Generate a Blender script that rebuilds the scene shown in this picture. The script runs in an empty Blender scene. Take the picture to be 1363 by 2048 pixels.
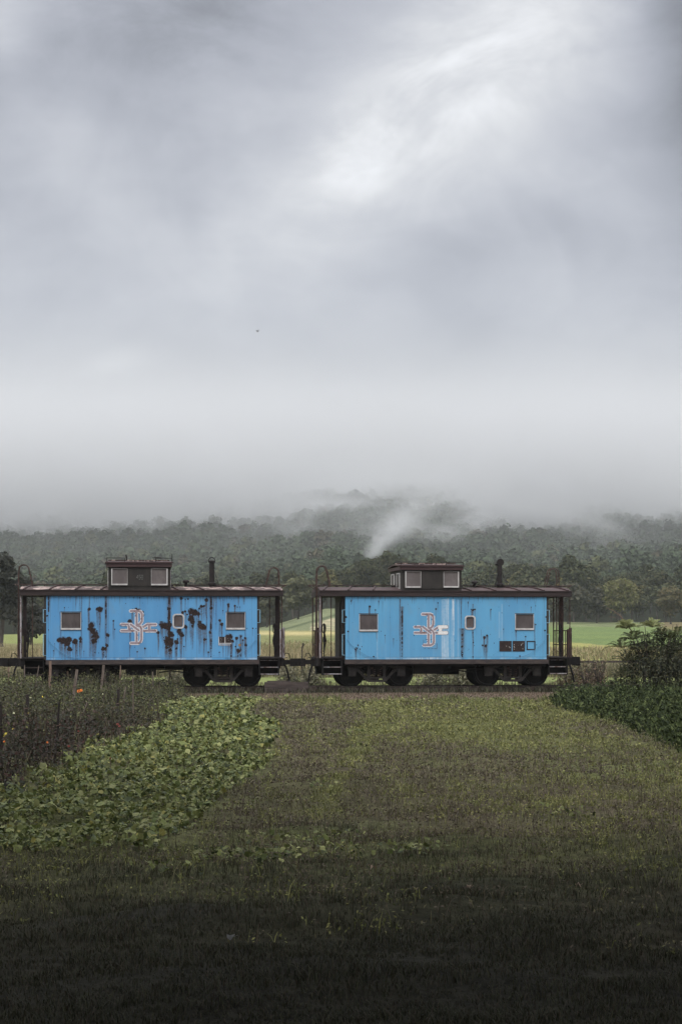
import bpy, math, random
import numpy as np
from mathutils import Vector, Matrix

random.seed(7)
RS = np.random.RandomState(11)
SC = bpy.context.scene
COL = SC.collection
R = math.radians

# ------------------------------------------------------------------ camera
F, CX, HY, CZ = 4000.0, 681.5, 1269.6, 1.8      # focal length and horizon of the photo (in its pixels), eye height
cam = bpy.data.cameras.new('camera')
cam.sensor_fit = 'VERTICAL'; cam.sensor_height = 36.0; cam.lens = F / 2048 * 36
cam.shift_y = (HY - 1024) / 2048
cam.clip_start = 0.1; cam.clip_end = 9000
cam_o = bpy.data.objects.new('camera', cam); COL.objects.link(cam_o)
cam_o.location = (0, 0, CZ); cam_o.rotation_euler = (R(90), 0, 0)
SC.camera = cam_o

# ------------------------------------------------------------------ node helper
class N:
    def __init__(s, tree): s.t = tree
    def node(s, kind, **props):
        n = s.t.nodes.new(kind)
        for k, v in props.items(): setattr(n, k, v)
        return n
    def put(s, sock, v):
        if v is None: return
        if isinstance(v, bpy.types.NodeSocket): s.t.links.new(v, sock)
        else:
            if isinstance(v, (tuple, list)) and len(v) == 3 and sock.type == 'RGBA': v = (*v, 1)
            sock.default_value = v
    def m(s, op, a, b=None, c=None, clamp=False):
        n = s.node('ShaderNodeMath', operation=op, use_clamp=clamp)
        for i, v in enumerate((a, b, c)): s.put(n.inputs[i], v)
        return n.outputs[0]
    def mix(s, f, a, b, mode='MIX'):
        n = s.node('ShaderNodeMix', data_type='RGBA', blend_type=mode)
        s.put(n.inputs[0], f); s.put(n.inputs[6], a); s.put(n.inputs[7], b)
        return n.outputs[2]
    def noise(s, vec, scale, detail=4, rough=.55, col=False, dist=0.0):
        n = s.node('ShaderNodeTexNoise')
        s.put(n.inputs['Vector'], vec); n.inputs['Scale'].default_value = scale
        n.inputs['Detail'].default_value = detail; n.inputs['Roughness'].default_value = rough
        n.inputs['Distortion'].default_value = dist
        return n.outputs[1 if col else 0]
    def scale(s, vec, v):
        n = s.node('ShaderNodeVectorMath', operation='MULTIPLY'); s.put(n.inputs[0], vec); n.inputs[1].default_value = v
        return n.outputs[0]
    def ramp(s, f, lo, hi, a=0.0, b=1.0, smooth=True):
        n = s.node('ShaderNodeMapRange', interpolation_type='SMOOTHSTEP' if smooth else 'LINEAR')
        s.put(n.inputs[0], f)
        for i, v in zip((1, 2, 3, 4), (lo, hi, a, b)): n.inputs[i].default_value = v
        return n.outputs[0]

# ------------------------------------------------------------------ sky and sun
SUN_EL, SUN_ROT = 52, 205                         # high, behind the camera and a little to its left
w = bpy.data.worlds.new('World'); SC.world = w; w.use_nodes = True
w.node_tree.nodes.clear(); n = N(w.node_tree)
sky = n.node('ShaderNodeTexSky', sky_type='NISHITA', sun_disc=False)
sky.sun_elevation = R(SUN_EL); sky.sun_rotation = R(SUN_ROT)
gen = n.node('ShaderNodeTexCoord').outputs['Generated']
sep = n.node('ShaderNodeSeparateXYZ'); n.put(sep.inputs[0], gen)
dx, dy, dz = sep.outputs
def spot(cx_, cz_, a, b, ang):
    """soft elliptic patch of cloud round a direction, in the x/z of the direction vector"""
    ca, sa = math.cos(R(ang)), math.sin(R(ang))
    X = n.m('SUBTRACT', dx, cx_); Z = n.m('SUBTRACT', dz, cz_)
    U = n.m('ADD', n.m('MULTIPLY', X, ca / a), n.m('MULTIPLY', Z, sa / a))
    V = n.m('ADD', n.m('MULTIPLY', X, -sa / b), n.m('MULTIPLY', Z, ca / b))
    d = n.m('ADD', n.m('MULTIPLY', U, U), n.m('MULTIPLY', V, V))
    return n.m('MULTIPLY', n.m('EXPONENT', n.m('MULTIPLY', d, -1.0)), n.m('GREATER_THAN', dy, 0.0))
warp = n.noise(n.scale(gen, (1, 1, 1.9)), 12, 8, .62, dist=.8)
cl = n.noise(n.scale(gen, (1.2, 1, 1.35)), 8.5, 6, .55, dist=.7)
fine = n.noise(n.scale(gen, (1, 1, 1.8)), 22, 5, .5, dist=.3)
v = n.m('ADD', n.ramp(cl, .3, .7, -.045, .045), n.ramp(fine, .3, .7, -.03, .03))
up = n.ramp(dz, .05, .24)                          # the cloud texture shows more away from the fog low down
v = n.m('MULTIPLY', v, n.m('ADD', n.m('MULTIPLY', up, .85), .15))
wv = n.ramp(warp, .3, .7, .55, 1.4)
fv = n.ramp(fine, .3, .72, .75, 1.25)
b1 = n.m('MULTIPLY', n.m('MULTIPLY', spot(.022, .232, .085, .036, 34), wv), .22)
b1 = n.m('ADD', b1, n.m('MULTIPLY', n.m('MULTIPLY', spot(.072, .280, .070, .036, 25), wv), .19))
b1 = n.m('ADD', b1, n.m('MULTIPLY', spot(-.005, .222, .028, .012, 12), .09))
b1 = n.m('ADD', b1, n.m('MULTIPLY', spot(-.163, .29, .014, .02, 0), .16))
b1 = n.m('ADD', b1, n.m('MULTIPLY', n.m('MULTIPLY', spot(-.109, .135, .018, .006, 15), fv), .09))
d1 = n.m('MULTIPLY', spot(.185, .285, .040, .085, 0), .42)
d1 = n.m('ADD', d1, n.m('MULTIPLY', spot(.085, .195, .045, .014, 10), .075))
d1 = n.m('ADD', d1, n.m('MULTIPLY', n.m('MULTIPLY', spot(-.085, .292, .075, .035, 0), wv), .16))
d1 = n.m('ADD', d1, n.m('MULTIPLY', spot(-.17, .25, .02, .035, 0), .08))
lum = n.m('ADD', n.m('SUBTRACT', n.m('ADD', b1, v), d1), n.ramp(dz, .06, .30, .565, .54))
# an overcast sky is brighter overhead than low over the hill; the unseen half behind is boosted to light the cars
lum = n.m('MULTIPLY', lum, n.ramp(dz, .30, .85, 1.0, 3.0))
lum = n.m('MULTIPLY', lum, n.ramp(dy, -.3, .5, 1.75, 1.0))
tint = n.mix(n.ramp(lum, .35, .85), (.92, .96, 1.11), (.98, .995, 1.035))
tint = n.mix(n.ramp(dz, .17, .05), tint, (1.0, 1.0, 1.015))
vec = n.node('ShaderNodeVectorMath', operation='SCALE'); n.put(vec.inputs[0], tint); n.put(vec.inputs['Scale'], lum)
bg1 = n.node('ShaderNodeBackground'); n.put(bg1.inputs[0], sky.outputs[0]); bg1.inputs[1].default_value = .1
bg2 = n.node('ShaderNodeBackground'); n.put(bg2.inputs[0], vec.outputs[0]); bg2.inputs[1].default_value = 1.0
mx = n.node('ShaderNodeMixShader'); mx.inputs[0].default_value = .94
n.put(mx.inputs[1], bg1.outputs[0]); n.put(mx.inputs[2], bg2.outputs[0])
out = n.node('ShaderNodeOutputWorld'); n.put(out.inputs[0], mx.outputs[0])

sl = bpy.data.lights.new('sun', 'SUN'); sl.energy = 1.5; sl.angle = R(14); sl.color = (1.0, .96, .9)
so = bpy.data.objects.new('sun', sl); COL.objects.link(so)
az, el = R(SUN_ROT), R(SUN_EL)
sd = Vector((math.sin(az) * math.cos(el), math.cos(az) * math.cos(el), math.sin(el)))
so.rotation_euler = sd.to_track_quat('Z', 'Y').to_euler(); so.location = (0, -20, 60)

vs = SC.view_settings; vs.view_transform = 'Standard'; vs.look = 'None'; vs.gamma = 1.0; vs.exposure = 0.0
cy = SC.cycles
cy.use_denoising = True; cy.max_bounces = 10; cy.diffuse_bounces = 3; cy.glossy_bounces = 2
cy.transparent_max_bounces = 8; cy.volume_bounces = 8; cy.caustics_reflective = False; cy.caustics_refractive = False
try: cy.volume_step_rate = 1.0; cy.volume_max_steps = 96
except Exception: pass

# ------------------------------------------------------------------ coordinates of the photo
def at(px, py, Y):
    return Vector(((px - CX) / F * Y, Y, CZ - (py - HY) / F * Y))
GZ = -0.2
def gxy(px, py):
    Y = (CZ - GZ) * F / (py - HY)
    return ((px - CX) / F * Y, Y)

# ------------------------------------------------------------------ object helpers
def tag(o, label=None, cat=None, group=None, kind=None):
    if label: o['label'] = label
    if cat: o['category'] = cat
    if group: o['group'] = group
    if kind: o['kind'] = kind
    return o
def link(name, me, mat, parent=None, smooth=False):
    o = bpy.data.objects.new(name, me); COL.objects.link(o)
    if mat: me.materials.append(mat)
    if parent: o.parent = parent
    if smooth: me.polygons.foreach_set('use_smooth', [True] * len(me.polygons))
    return o
def empty(name, loc=(0, 0, 0), rz=0.0):
    o = bpy.data.objects.new(name, None); COL.objects.link(o)
    o.location = loc; o.rotation_euler = (0, 0, rz); o.empty_display_size = .3
    return o
def children(o): return [c for c in bpy.data.objects if c.parent == o]

class MB:
    def __init__(s): s.v = []; s.f = []
    def add(s, vs, fs):
        k = len(s.v); s.v += [tuple(v) for v in vs]; s.f += [tuple(i + k for i in f) for f in fs]; return s
    def box(s, a, b, mat=None):
        x0, y0, z0 = a; x1, y1, z1 = b
        vs = [Vector(p) for p in ((x0,y0,z0),(x1,y0,z0),(x1,y1,z0),(x0,y1,z0),(x0,y0,z1),(x1,y0,z1),(x1,y1,z1),(x0,y1,z1))]
        if mat: vs = [mat @ v for v in vs]
        return s.add(vs, [(0,3,2,1),(4,5,6,7),(0,1,5,4),(1,2,6,5),(2,3,7,6),(3,0,4,7)])
    def beam(s, p, q, w_, h_, up=(0, 0, 1)):
        p, q = Vector(p), Vector(q); d = (q - p); L = d.length; d.normalize()
        u = Vector(up)
        if abs(d.dot(u)) > .95: u = Vector((0, 1, 0))
        sx = d.cross(u).normalized(); sz = sx.cross(d)
        M_ = Matrix(((d.x, sx.x, sz.x, p.x), (d.y, sx.y, sz.y, p.y), (d.z, sx.z, sz.z, p.z), (0, 0, 0, 1)))
        return s.box((0, -w_/2, -h_/2), (L, w_/2, h_/2), M_)
    def tube(s, pts, r, n_=8, cap=True):
        pts = [Vector(p) for p in pts]; rings = []
        rr = r if isinstance(r, (list, tuple)) else [r] * len(pts)
        ref = None; vs = []; fs = []
        for i, p in enumerate(pts):
            a = pts[max(i-1, 0)]; b = pts[min(i+1, len(pts)-1)]
            d = (b - a).normalized()
            if ref is None:
                ref = d.orthogonal().normalized()
            ref = (ref - d * ref.dot(d)).normalized(); bi = d.cross(ref)
            for k in range(n_):
                t = 2 * math.pi * k / n_
                vs.append(p + (ref * math.cos(t) + bi * math.sin(t)) * rr[i])
        for i in range(len(pts) - 1):
            for k in range(n_):
                a, b = i*n_+k, i*n_+(k+1) % n_
                fs.append((a, b, b+n_, a+n_))
        if cap:
            fs.append(tuple(range(n_))[::-1]); fs.append(tuple((len(pts)-1)*n_+k for k in range(n_)))
        return s.add(vs, fs)
    def lathe(s, prof, c, axis='Z', n_=28):
        """prof: list of (radius, along)"""
        vs = []; fs = []; c = Vector(c)
        for (r, h) in prof:
            for k in range(n_):
                t = 2*math.pi*k/n_; a, b = r*math.cos(t), r*math.sin(t)
                vs.append(c + (Vector((a, b, h)) if axis == 'Z' else Vector((a, h, b)) if axis == 'Y' else Vector((h, a, b))))
        for i in range(len(prof)-1):
            for k in range(n_):
                a, b = i*n_+k, i*n_+(k+1) % n_; fs.append((a, b, b+n_, a+n_))
        fs.append(tuple(range(n_))); fs.append(tuple((len(prof)-1)*n_+k for k in range(n_)))
        return s.add(vs, fs)
    def build(s, name, mat, parent=None, smooth=False):
        me = bpy.data.meshes.new(name); me.from_pydata(s.v, [], s.f); me.validate()
        o = link(name, me, mat, parent, smooth)
        return o

def np_mesh(name, V, Q, attrs=None):
    """V (n,3), Q (m,k) faces, attrs {name: (n,4) point colours}"""
    me = bpy.data.meshes.new(name)
    V = np.asarray(V, np.float32); Q = np.asarray(Q, np.int32); k = Q.shape[1]
    me.vertices.add(len(V)); me.vertices.foreach_set('co', V.ravel())
    me.loops.add(Q.size); me.loops.foreach_set('vertex_index', Q.ravel())
    me.polygons.add(len(Q)); me.polygons.foreach_set('loop_start', np.arange(0, Q.size, k, dtype=np.int32))
    try: me.polygons.foreach_set('loop_total', np.full(len(Q), k, np.int32))
    except Exception: pass
    me.update(calc_edges=True)
    for nm, C_ in (attrs or {}).items():
        a = me.color_attributes.new(nm, 'FLOAT_COLOR', 'POINT')
        C_ = np.asarray(C_, np.float32)
        if C_.shape[1] == 3: C_ = np.hstack([C_, np.ones((len(C_), 1), np.float32)])
        a.data.foreach_set('color', C_.ravel())
    return me

def vnoise(shape, cell, rs):
    """smooth value noise on a grid; cell in grid steps"""
    h, w_ = shape; cy_, cx_ = (cell if isinstance(cell, tuple) else (cell, cell))
    gh, gw = int(h / cy_) + 3, int(w_ / cx_) + 3
    g = rs.rand(gh, gw)
    y = np.arange(h) / cy_; x = np.arange(w_) / cx_
    yi = y.astype(int); xi = x.astype(int); fy = y - yi; fx = x - xi
    fy = (fy*fy*(3-2*fy))[:, None]; fx = (fx*fx*(3-2*fx))[None, :]
    a = g[yi][:, xi]; b = g[yi][:, xi+1]; c = g[yi+1][:, xi]; d = g[yi+1][:, xi+1]
    return (a*(1-fx)+b*fx)*(1-fy) + (c*(1-fx)+d*fx)*fy
def fbm(shape, cell, rs, oct_=4):
    r = np.zeros(shape); a = .5; c = cell
    for i in range(oct_):
        cc = (max(c[0], 1.01), max(c[1], 1.01)) if isinstance(c, tuple) else max(c, 1.01)
        r += a * (vnoise(shape, cc, rs) - .5); a *= .5
        c = (c[0]/2, c[1]/2) if isinstance(c, tuple) else c/2
    return r
_W = [(RS.uniform(.6, 1.4), RS.uniform(0, 6.28), RS.uniform(0, 6.28)) for _ in range(24)]
def wn(x, y, s, k0=0, n_=6):
    """cheap smooth noise of world x, y with feature size s, about -1..1"""
    r = 0
    for i in range(n_):
        f, a, p = _W[(i + k0) % 24]
        r = r + np.sin((x*np.cos(a) + y*np.sin(a)) * 6.283 * f / s + p)
    return r / n_ * 1.6

# ------------------------------------------------------------------ materials
def material(name, build):
    m_ = bpy.data.materials.new(name); m_.use_nodes = True; m_.node_tree.nodes.clear(); n = N(m_.node_tree)
    p = n.node('ShaderNodeBsdfPrincipled'); o = n.node('ShaderNodeOutputMaterial'); n.put(o.inputs[0], p.outputs[0])
    p.inputs['Specular IOR Level'].default_value = .3
    build(n, p)
    return m_
def objc(n): return n.node('ShaderNodeTexCoord').outputs['Object']
def bump(n, p, h, strength, dist=.01):
    b = n.node('ShaderNodeBump'); b.inputs['Strength'].default_value = strength; b.inputs['Distance'].default_value = dist
    n.put(b.inputs['Height'], h); n.put(p.inputs['Normal'], b.outputs[0])
def worn(name, c1, c2, scale, rough=.7, c3=None, t3=(.6, .7), s3=None, vec=(1, 1, 1), lo=.35, hi=.65, bs=.3, metal=0):
    def b(n, p):
        co = n.scale(objc(n), vec)
        a = n.noise(co, scale, 6, .65)
        c = n.mix(n.ramp(a, lo, hi), c1, c2)
        if c3:
            a3 = n.noise(co, s3 or scale * 2.3, 7, .7)
            c = n.mix(n.ramp(a3, *t3), c, c3)
        n.put(p.inputs['Base Color'], c); p.inputs['Roughness'].default_value = rough; p.inputs['Metallic'].default_value = metal
        bump(n, p, a, bs)
    return material(name, b)
MT = {}
MT['black_iron'] = worn('black iron', (.010, .008, .009), (.022, .017, .016), 9, .75, (.06, .035, .025), (.62, .75))
MT['underframe'] = worn('sooty underframe', (.007, .006, .007), (.014, .011, .010), 7, .85)
MT['sill'] = worn('side sill iron', (.030, .024, .024), (.058, .044, .040), 3.5, .7, (.12, .085, .07), (.60, .78), 9, vec=(1, 1, 3))
MT['rust'] = worn('rusty pipe', (.030, .019, .017), (.065, .036, .029), 14, .8, (.22, .19, .18), (.61, .68), 11, vec=(1, 1, .35))
MT['pale_pipe'] = worn('peeling grey paint on pipe', (.34, .33, .35), (.20, .16, .15), 9, .6, (.07, .035, .028), (.52, .60), 8, vec=(1, 1, .4))
MT['cupola'] = worn('dull black brown cupola paint', (.019, .017, .016), (.033, .028, .025), 2.3, .7, (.055, .040, .034), (.64, .8), 6, vec=(1.5, 1, .5))
MT['fascia'] = worn('dark maroon fascia', (.020, .013, .013), (.034, .022, .021), 3, .65, (.017, .013, .013), (.52, .62), 5, vec=(.5, 1, 3))
MT['fascia_up'] = worn('maroon cupola fascia', (.036, .020, .021), (.055, .030, .031), 3, .6, (.03, .018, .018), (.55, .66), 6, vec=(.5, 1, 3))
MT['roof'] = worn('maroon sheet roof', (.038, .021, .021), (.065, .038, .037), 2.2, .6, (.028, .018, .017), (.55, .63), 5)
MT['roof_peel'] = worn('peeling pale roof', (.038, .022, .021), (.062, .038, .034), 2.2, .6, (.36, .27, .24), (.52, .56), 3.4, vec=(1, 1, 1))
MT['wood'] = worn('weathered board', (.035, .027, .025), (.075, .058, .052), 5, .9, vec=(.4, 4, 4))
MT['frame_white'] = worn('chalky white window frame', (.50, .49, .48), (.36, .34, .33), 6, .6, (.12, .08, .07), (.66, .75), 14)
MT['glass'] = worn('dusty brown window pane', (.060, .050, .050), (.092, .078, .077), 2.6, .22, vec=(1, 1, .4), bs=.02)
MT['glass_up'] = worn('dusty paler window pane', (.105, .090, .089), (.14, .122, .120), 2.6, .25, (.19, .17, .165), (.60, .75), 1.5, vec=(1, 1, .6), bs=.02)
MT['truck_frame'] = worn('dusty truck frame', (.022, .019, .018), (.040, .033, .030), 6, .8, (.065, .040, .030), (.6, .72))
MT['glass_dark'] = worn('dark dusty pane', (.080, .064, .062), (.11, .092, .09), 4, .25, bs=.02)
MT['blue_pipe'] = worn('blue grab iron', (.16, .34, .47), (.26, .42, .52), 14, .5, (.05, .04, .04), (.6, .68))
MT['hand_rail'] = worn('dull blue hand rail', (.075, .21, .36), (.10, .25, .40), 14, .6, (.04, .03, .03), (.56, .64))
MT['stone_grey'] = worn('faded lettering', (.11, .11, .11), (.16, .16, .15), 20, .8)
MT['plate'] = worn('bare rusted plate', (.018, .013, .013), (.036, .023, .021), 9, .85, (.35, .33, .33), (.66, .69), 13)
MT['rail'] = worn('rusty rail', (.065, .045, .042), (.11, .08, .07), 4, .55, (.035, .024, .022), (.5, .65), 9)
MT['tie'] = worn('old sleeper', (.03, .024, .02), (.06, .05, .042), 5, .95)
MT['stake'] = worn('weathered stake', (.10, .078, .066), (.17, .135, .115), 7, .9, vec=(3, 3, .6))
MT['stake_pale'] = worn('paler brown stake', (.12, .078, .060), (.20, .14, .11), 7, .9, vec=(3, 3, .6))
MT['stake_dark'] = worn('dark brown stake', (.020, .016, .016), (.040, .031, .028), 7, .9, vec=(3, 3, .6))  # darker tone for some of the stakes
MT['bark'] = worn('bark', (.035, .028, .024), (.075, .062, .052), 6, .95, vec=(1, 1, .3), bs=.6)

def blue_paint(name, base, dark):
    def b(n, p):
        co = objc(n)
        at_ = n.node('ShaderNodeAttribute', attribute_name='wear')
        s = n.node('ShaderNodeSeparateColor'); n.put(s.inputs[0], at_.outputs['Color'])
        rust, streak, chalk = s.outputs
        big = n.noise(n.scale(co, (1, 1, .35)), 1.1, 4, .5)
        ver = n.noise(n.scale(co, (1, 1, .06)), 6, 5, .6)
        sm = n.noise(co, 26, 5, .6)
        c = n.mix(n.ramp(big, .32, .68), base, dark)
        c = n.mix(n.ramp(ver, .52, .74, 0, .18), c, (.26, .43, .56))
        c = n.mix(n.ramp(ver, .46, .26, 0, .26), c, (.07, .17, .30))
        c = n.mix(n.ramp(sm, .62, .75, 0, .25), c, (.07, .16, .27))
        c = n.mix(n.ramp(n.noise(n.scale(co, (1, 1, .5)), 2.6, 6, .65), .5, .75, 0, .32), c, (.16, .25, .32))
        c = n.mix(n.m('MULTIPLY', chalk, .85), c, (.62, .66, .68))
        sc_ = n.mix(n.ramp(sm, .4, .6), (.026, .018, .017), (.095, .062, .048))
        c = n.mix(n.m('MULTIPLY', streak, .9, clamp=True), c, sc_)
        rc = n.mix(n.ramp(n.noise(co, 18, 6, .7), .42, .62), (.010, .007, .007), (.036, .020, .017))
        edge = n.ramp(rust, .42, .58)
        c = n.mix(edge, c, rc)
        n.put(p.inputs['Base Color'], c)
        n.put(p.inputs['Roughness'], n.m('ADD', n.m('MULTIPLY', edge, .4), .48))
        bump(n, p, n.m('SUBTRACT', n.m('MULTIPLY', sm, .12), n.m('MULTIPLY', edge, .5)), .5, .008)
    return material(name, b)
MT['blue_a'] = blue_paint('blue paint, deeper', (.098, .295, .53), (.080, .245, .465))
MT['blue_b'] = blue_paint('blue paint, paler', (.106, .325, .53), (.090, .280, .48))
def emblem_b(n, p):
    at_ = n.node('ShaderNodeAttribute', attribute_name='paint')
    sm = n.noise(objc(n), 30, 5, .7)
    n.put(p.inputs['Base Color'], n.mix(n.ramp(sm, .35, .75, 0, .35), at_.outputs['Color'], (.14, .10, .10)))
    p.inputs['Roughness'].default_value = .6
MT['emblem'] = material('emblem paint', emblem_b)

def leafy(name, rough=.6, trans=.25, var=.35, spec=.25):
    def b(n, p):
        a = n.node('ShaderNodeAttribute', attribute_name='tint')
        sm = n.noise(objc(n), 1.3, 4, .6)
        c = n.mix(n.ramp(sm, .35, .65, 0, var), a.outputs['Color'], n.mix(1.0, a.outputs['Color'], (.55, .55, .5), 'MULTIPLY'))
        n.put(p.inputs['Base Color'], c); p.inputs['Roughness'].default_value = rough
        p.inputs['Specular IOR Level'].default_value = spec
        if trans:
            t = n.node('ShaderNodeBsdfTranslucent'); n.put(t.inputs[0], c)
            mxs = n.node('ShaderNodeMixShader'); mxs.inputs[0].default_value = trans
            n.put(mxs.inputs[1], p.outputs[0]); n.put(mxs.inputs[2], t.outputs[0])
            o = [x for x in n.t.nodes if x.type == 'OUTPUT_MATERIAL'][0]; n.put(o.inputs[0], mxs.outputs[0])
    return material(name, b)
MT['leaf'] = leafy('leaves')
MT['leaf_matt'] = leafy('far leaves', .85, 0, .3, .05)
MT['grass'] = leafy('grass blades', .7, .2)
MT['leaf_gloss'] = leafy('broad glossy leaves', .55, .2, .25, .22)
MT['dark_crop'] = leafy('dark crop leaves', .75, .12, .3, .08)
# ------------------------------------------------------------------ terrain
TH = R(6.5)                                       # the track runs a little away to the right
TX0, TY0 = -9.99, 67.9
def track_y(x): return TY0 + (x - TX0) * math.tan(TH)
_B = [-400, 0, 100, 300, 500, 560, 620, 650, 700, 900, 1000, 1100, 1363, 1800]
_Z420 = [1.8, 1.8, 2.0, 3.0, 2.8, 4.2, 6.2, 7.3, 7.4, 6.0, 5.0, 4.4, 4.4, 4.4]
_Z300 = [.9, .9, 1.0, 1.6, 2.0, 2.4, 3.3, 3.6, 3.6, 2.6, 2.3, 2.0, 2.0, 2.0]
_Z200 = [.1, .1, .2, .5, .7, .8, .9, .9, .8, .5, .4, .3, .3, .3]
def HT(x, y):
    x = np.asarray(x, float); y = np.asarray(y, float)
    yy = np.maximum(y, 1.0)
    b = np.clip(x / np.maximum(yy, 60) * F + CX, -400, 1800)
    z2, z3, z4 = (np.interp(b, _B, z) for z in (_Z200, _Z300, _Z420))
    t = lambda a, c: np.clip((y - a) / (c - a), 0, 1)
    z = GZ + (0 - GZ) * t(84, 150) + z2 * t(150, 200) ** 1.3 + (z3 - z2) * t(200, 300) + (z4 - z3) * t(300, 420)
    q = np.clip((y - 420) / 1080, 0, None)
    hill = 122 * np.minimum(q, 1.15) ** 1.42
    hill = hill * (1 + .06 * wn(x, y * .4, 420, 3)) + 2.2 * wn(x, y, 130, 9) * np.clip(q * 5, 0, 1)
    hill = hill + 7 * np.exp(-((x - 125) / 45) ** 2 - ((y - 610) / 70) ** 2)
    hill = hill * (1 - .0 * x)
    z = z + hill * (y > 420)
    und = .05 * wn(x, y, 3.1, 2) + .04 * wn(x, y, 1.2, 12)
    return z + und * np.clip((y - 5) / 5, 0, 1) * np.clip((60 - y) / 6, 0, 1)

def grid_axis(parts):
    out = []
    for a, b, st in parts: out += list(np.arange(a, b, st))
    return np.array(out)
xs = [0.0]; 
while xs[-1] < 1700: xs.append(xs[-1] + max(.28, xs[-1] * .022))
xs = np.array(sorted([-v for v in xs[1:]] + xs))
ys = [-300, -150, -80, -40, -20, -8, 0]
while ys[-1] < 112: ys.append(ys[-1] + .32)
while ys[-1] < 2600: ys.append(ys[-1] + max(.4, (ys[-1] - 90) * .012))
ys = np.array(ys)
GX, GY = np.meshgrid(xs, ys); GZZ = HT(GX, GY)
nx, ny = len(xs), len(ys)
V = np.stack([GX.ravel(), GY.ravel(), GZZ.ravel()], 1)
i = np.arange(nx * ny).reshape(ny, nx)
Q = np.stack([i[:-1, :-1].ravel(), i[:-1, 1:].ravel(), i[1:, 1:].ravel(), i[1:, :-1].ravel()], 1)
def C(*c): return np.array(c, float)
def lerp(a, b, t): return a + (b - a) * np.clip(t, 0, 1)[..., None]
gyv = np.maximum(GY, 6)
PX = GX / gyv * F + CX; PYY = HY - (GZZ - CZ) / gyv * F
n1 = wn(GX, GY, 2.6, 1); n2 = wn(GX, GY, 9, 5); n3 = wn(GX, GY, .9, 8, 5)
col = np.zeros((ny, nx, 3))
col[:] = C(.020, .019, .014)  # near ground tinted dark to deepen the foreground shade
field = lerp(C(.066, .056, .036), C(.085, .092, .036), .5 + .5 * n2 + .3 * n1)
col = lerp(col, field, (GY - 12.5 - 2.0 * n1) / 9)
path = lerp(C(.118, .082, .064), C(.138, .104, .078), .5 + .5 * n1 + .25 * n3)
Yp = 60.0 + .5 * n1
col = lerp(col, path, (GY - Yp) / .8)
ly = (GY - TY0) * math.cos(TH) - (GX - TX0) * math.sin(TH)          # across the track
bed = lerp(C(.045, .037, .034), C(.075, .06, .052), .5 + .6 * n3)
col = lerp(col, bed, np.clip((ly + .9) / .6, 0, 1) * np.clip((5.4 - ly) / .8, 0, 1))
green = lerp(C(.135, .165, .055), C(.17, .185, .072), .5 + .5 * n1)
col = lerp(col, green, (ly - 5.6) / .8)
straw = lerp(C(.20, .165, .085), C(.15, .15, .07), .5 + .6 * n2)
col = lerp(col, straw, (GY - 93 - 1.5 * n1) / 2)
far = GY > 140
nf = wn(GX, GY, 30, 4); ng = wn(GX, GY, 7, 2)
# centre: green field, pale straw band, rising slope with a dark ditch
mid = lerp(C(.13, .145, .058), C(.17, .17, .07), .5 + .5 * nf + .4 * ng)
band = np.exp(-((PYY - 1266.5 - 1.2 * ng) / 4.0) ** 2)
mid = lerp(mid, C(.42, .35, .17), band * .8)
slope = lerp(C(.16, .175, .09), C(.12, .138, .075), .5 + .8 * ng)
mid = np.where((PYY < 1261)[..., None], slope, mid)
ditch = 1250 + (PX - 600) * (-25 / 90)
mid = lerp(mid, C(.06, .075, .038), np.exp(-((PYY - ditch - ng) / 2.3) ** 2) * (PYY < 1262) * .9)
spk = (PYY > ditch + 4) & (PYY < 1261) & (PX > 620)
mid = np.where(spk[..., None], lerp(mid, C(.40, .33, .22), .4 + .9 * wn(GX, GY, 3.0, 7)), mid)
# right: mown green above a yellow strip, rough growth at the far edge
yl = 1284 + np.clip((PX - 1110) * .045, 0, 14) + 2 * nf
rgt = lerp(C(.125, .165, .056), C(.105, .145, .052), .5 + .7 * nf)
rgt = np.where((PYY > yl)[..., None], lerp(C(.27, .25, .085), C(.21, .21, .075), .5 + .6 * ng), rgt)
rgt = np.where((PYY < 1253.5)[..., None], lerp(C(.17, .20, .085), C(.10, .11, .06), .5 + .7 * ng), rgt)
rgt = lerp(rgt, C(.15, .055, .035), ((PX > 1318) & (PYY < 1262)) * .4)
# left: green strip over rough straw
lft = lerp(C(.15, .18, .056), C(.19, .195, .07), .5 + .6 * nf + .4 * ng)
lft = np.where((PYY > 1287)[..., None], lerp(C(.20, .17, .08), C(.14, .14, .06), .5 + .7 * ng), lft)
fc = np.where((PX > 820)[..., None], rgt, np.where((PX < 300)[..., None], lft, mid))
col = lerp(col, fc, (GY - 138) / 8)
col = np.where((GY > 424)[..., None], C(.030, .034, .022), col)
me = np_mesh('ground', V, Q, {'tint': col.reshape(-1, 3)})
def ground_b(n, p):
    a = n.node('ShaderNodeAttribute', attribute_name='tint')
    co = n.node('ShaderNodeNewGeometry').outputs['Position']
    s1 = n.noise(co, 7, 6, .7); s2 = n.noise(co, 1.1, 5, .65)
    f = n.m('ADD', n.ramp(s1, .3, .7, .55, 1.4), n.ramp(s2, .3, .7, -.25, .25))
    vv = n.node('ShaderNodeVectorMath', operation='SCALE'); n.put(vv.inputs[0], a.outputs['Color']); n.put(vv.inputs['Scale'], f)
    n.put(p.inputs['Base Color'], vv.outputs[0]); p.inputs['Roughness'].default_value = .95
    p.inputs['Specular IOR Level'].default_value = .08
    bump(n, p, s1, .8, .06)
gobj = link('ground', me, material('ground', ground_b), smooth=True); gobj['kind'] = 'structure'

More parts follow.
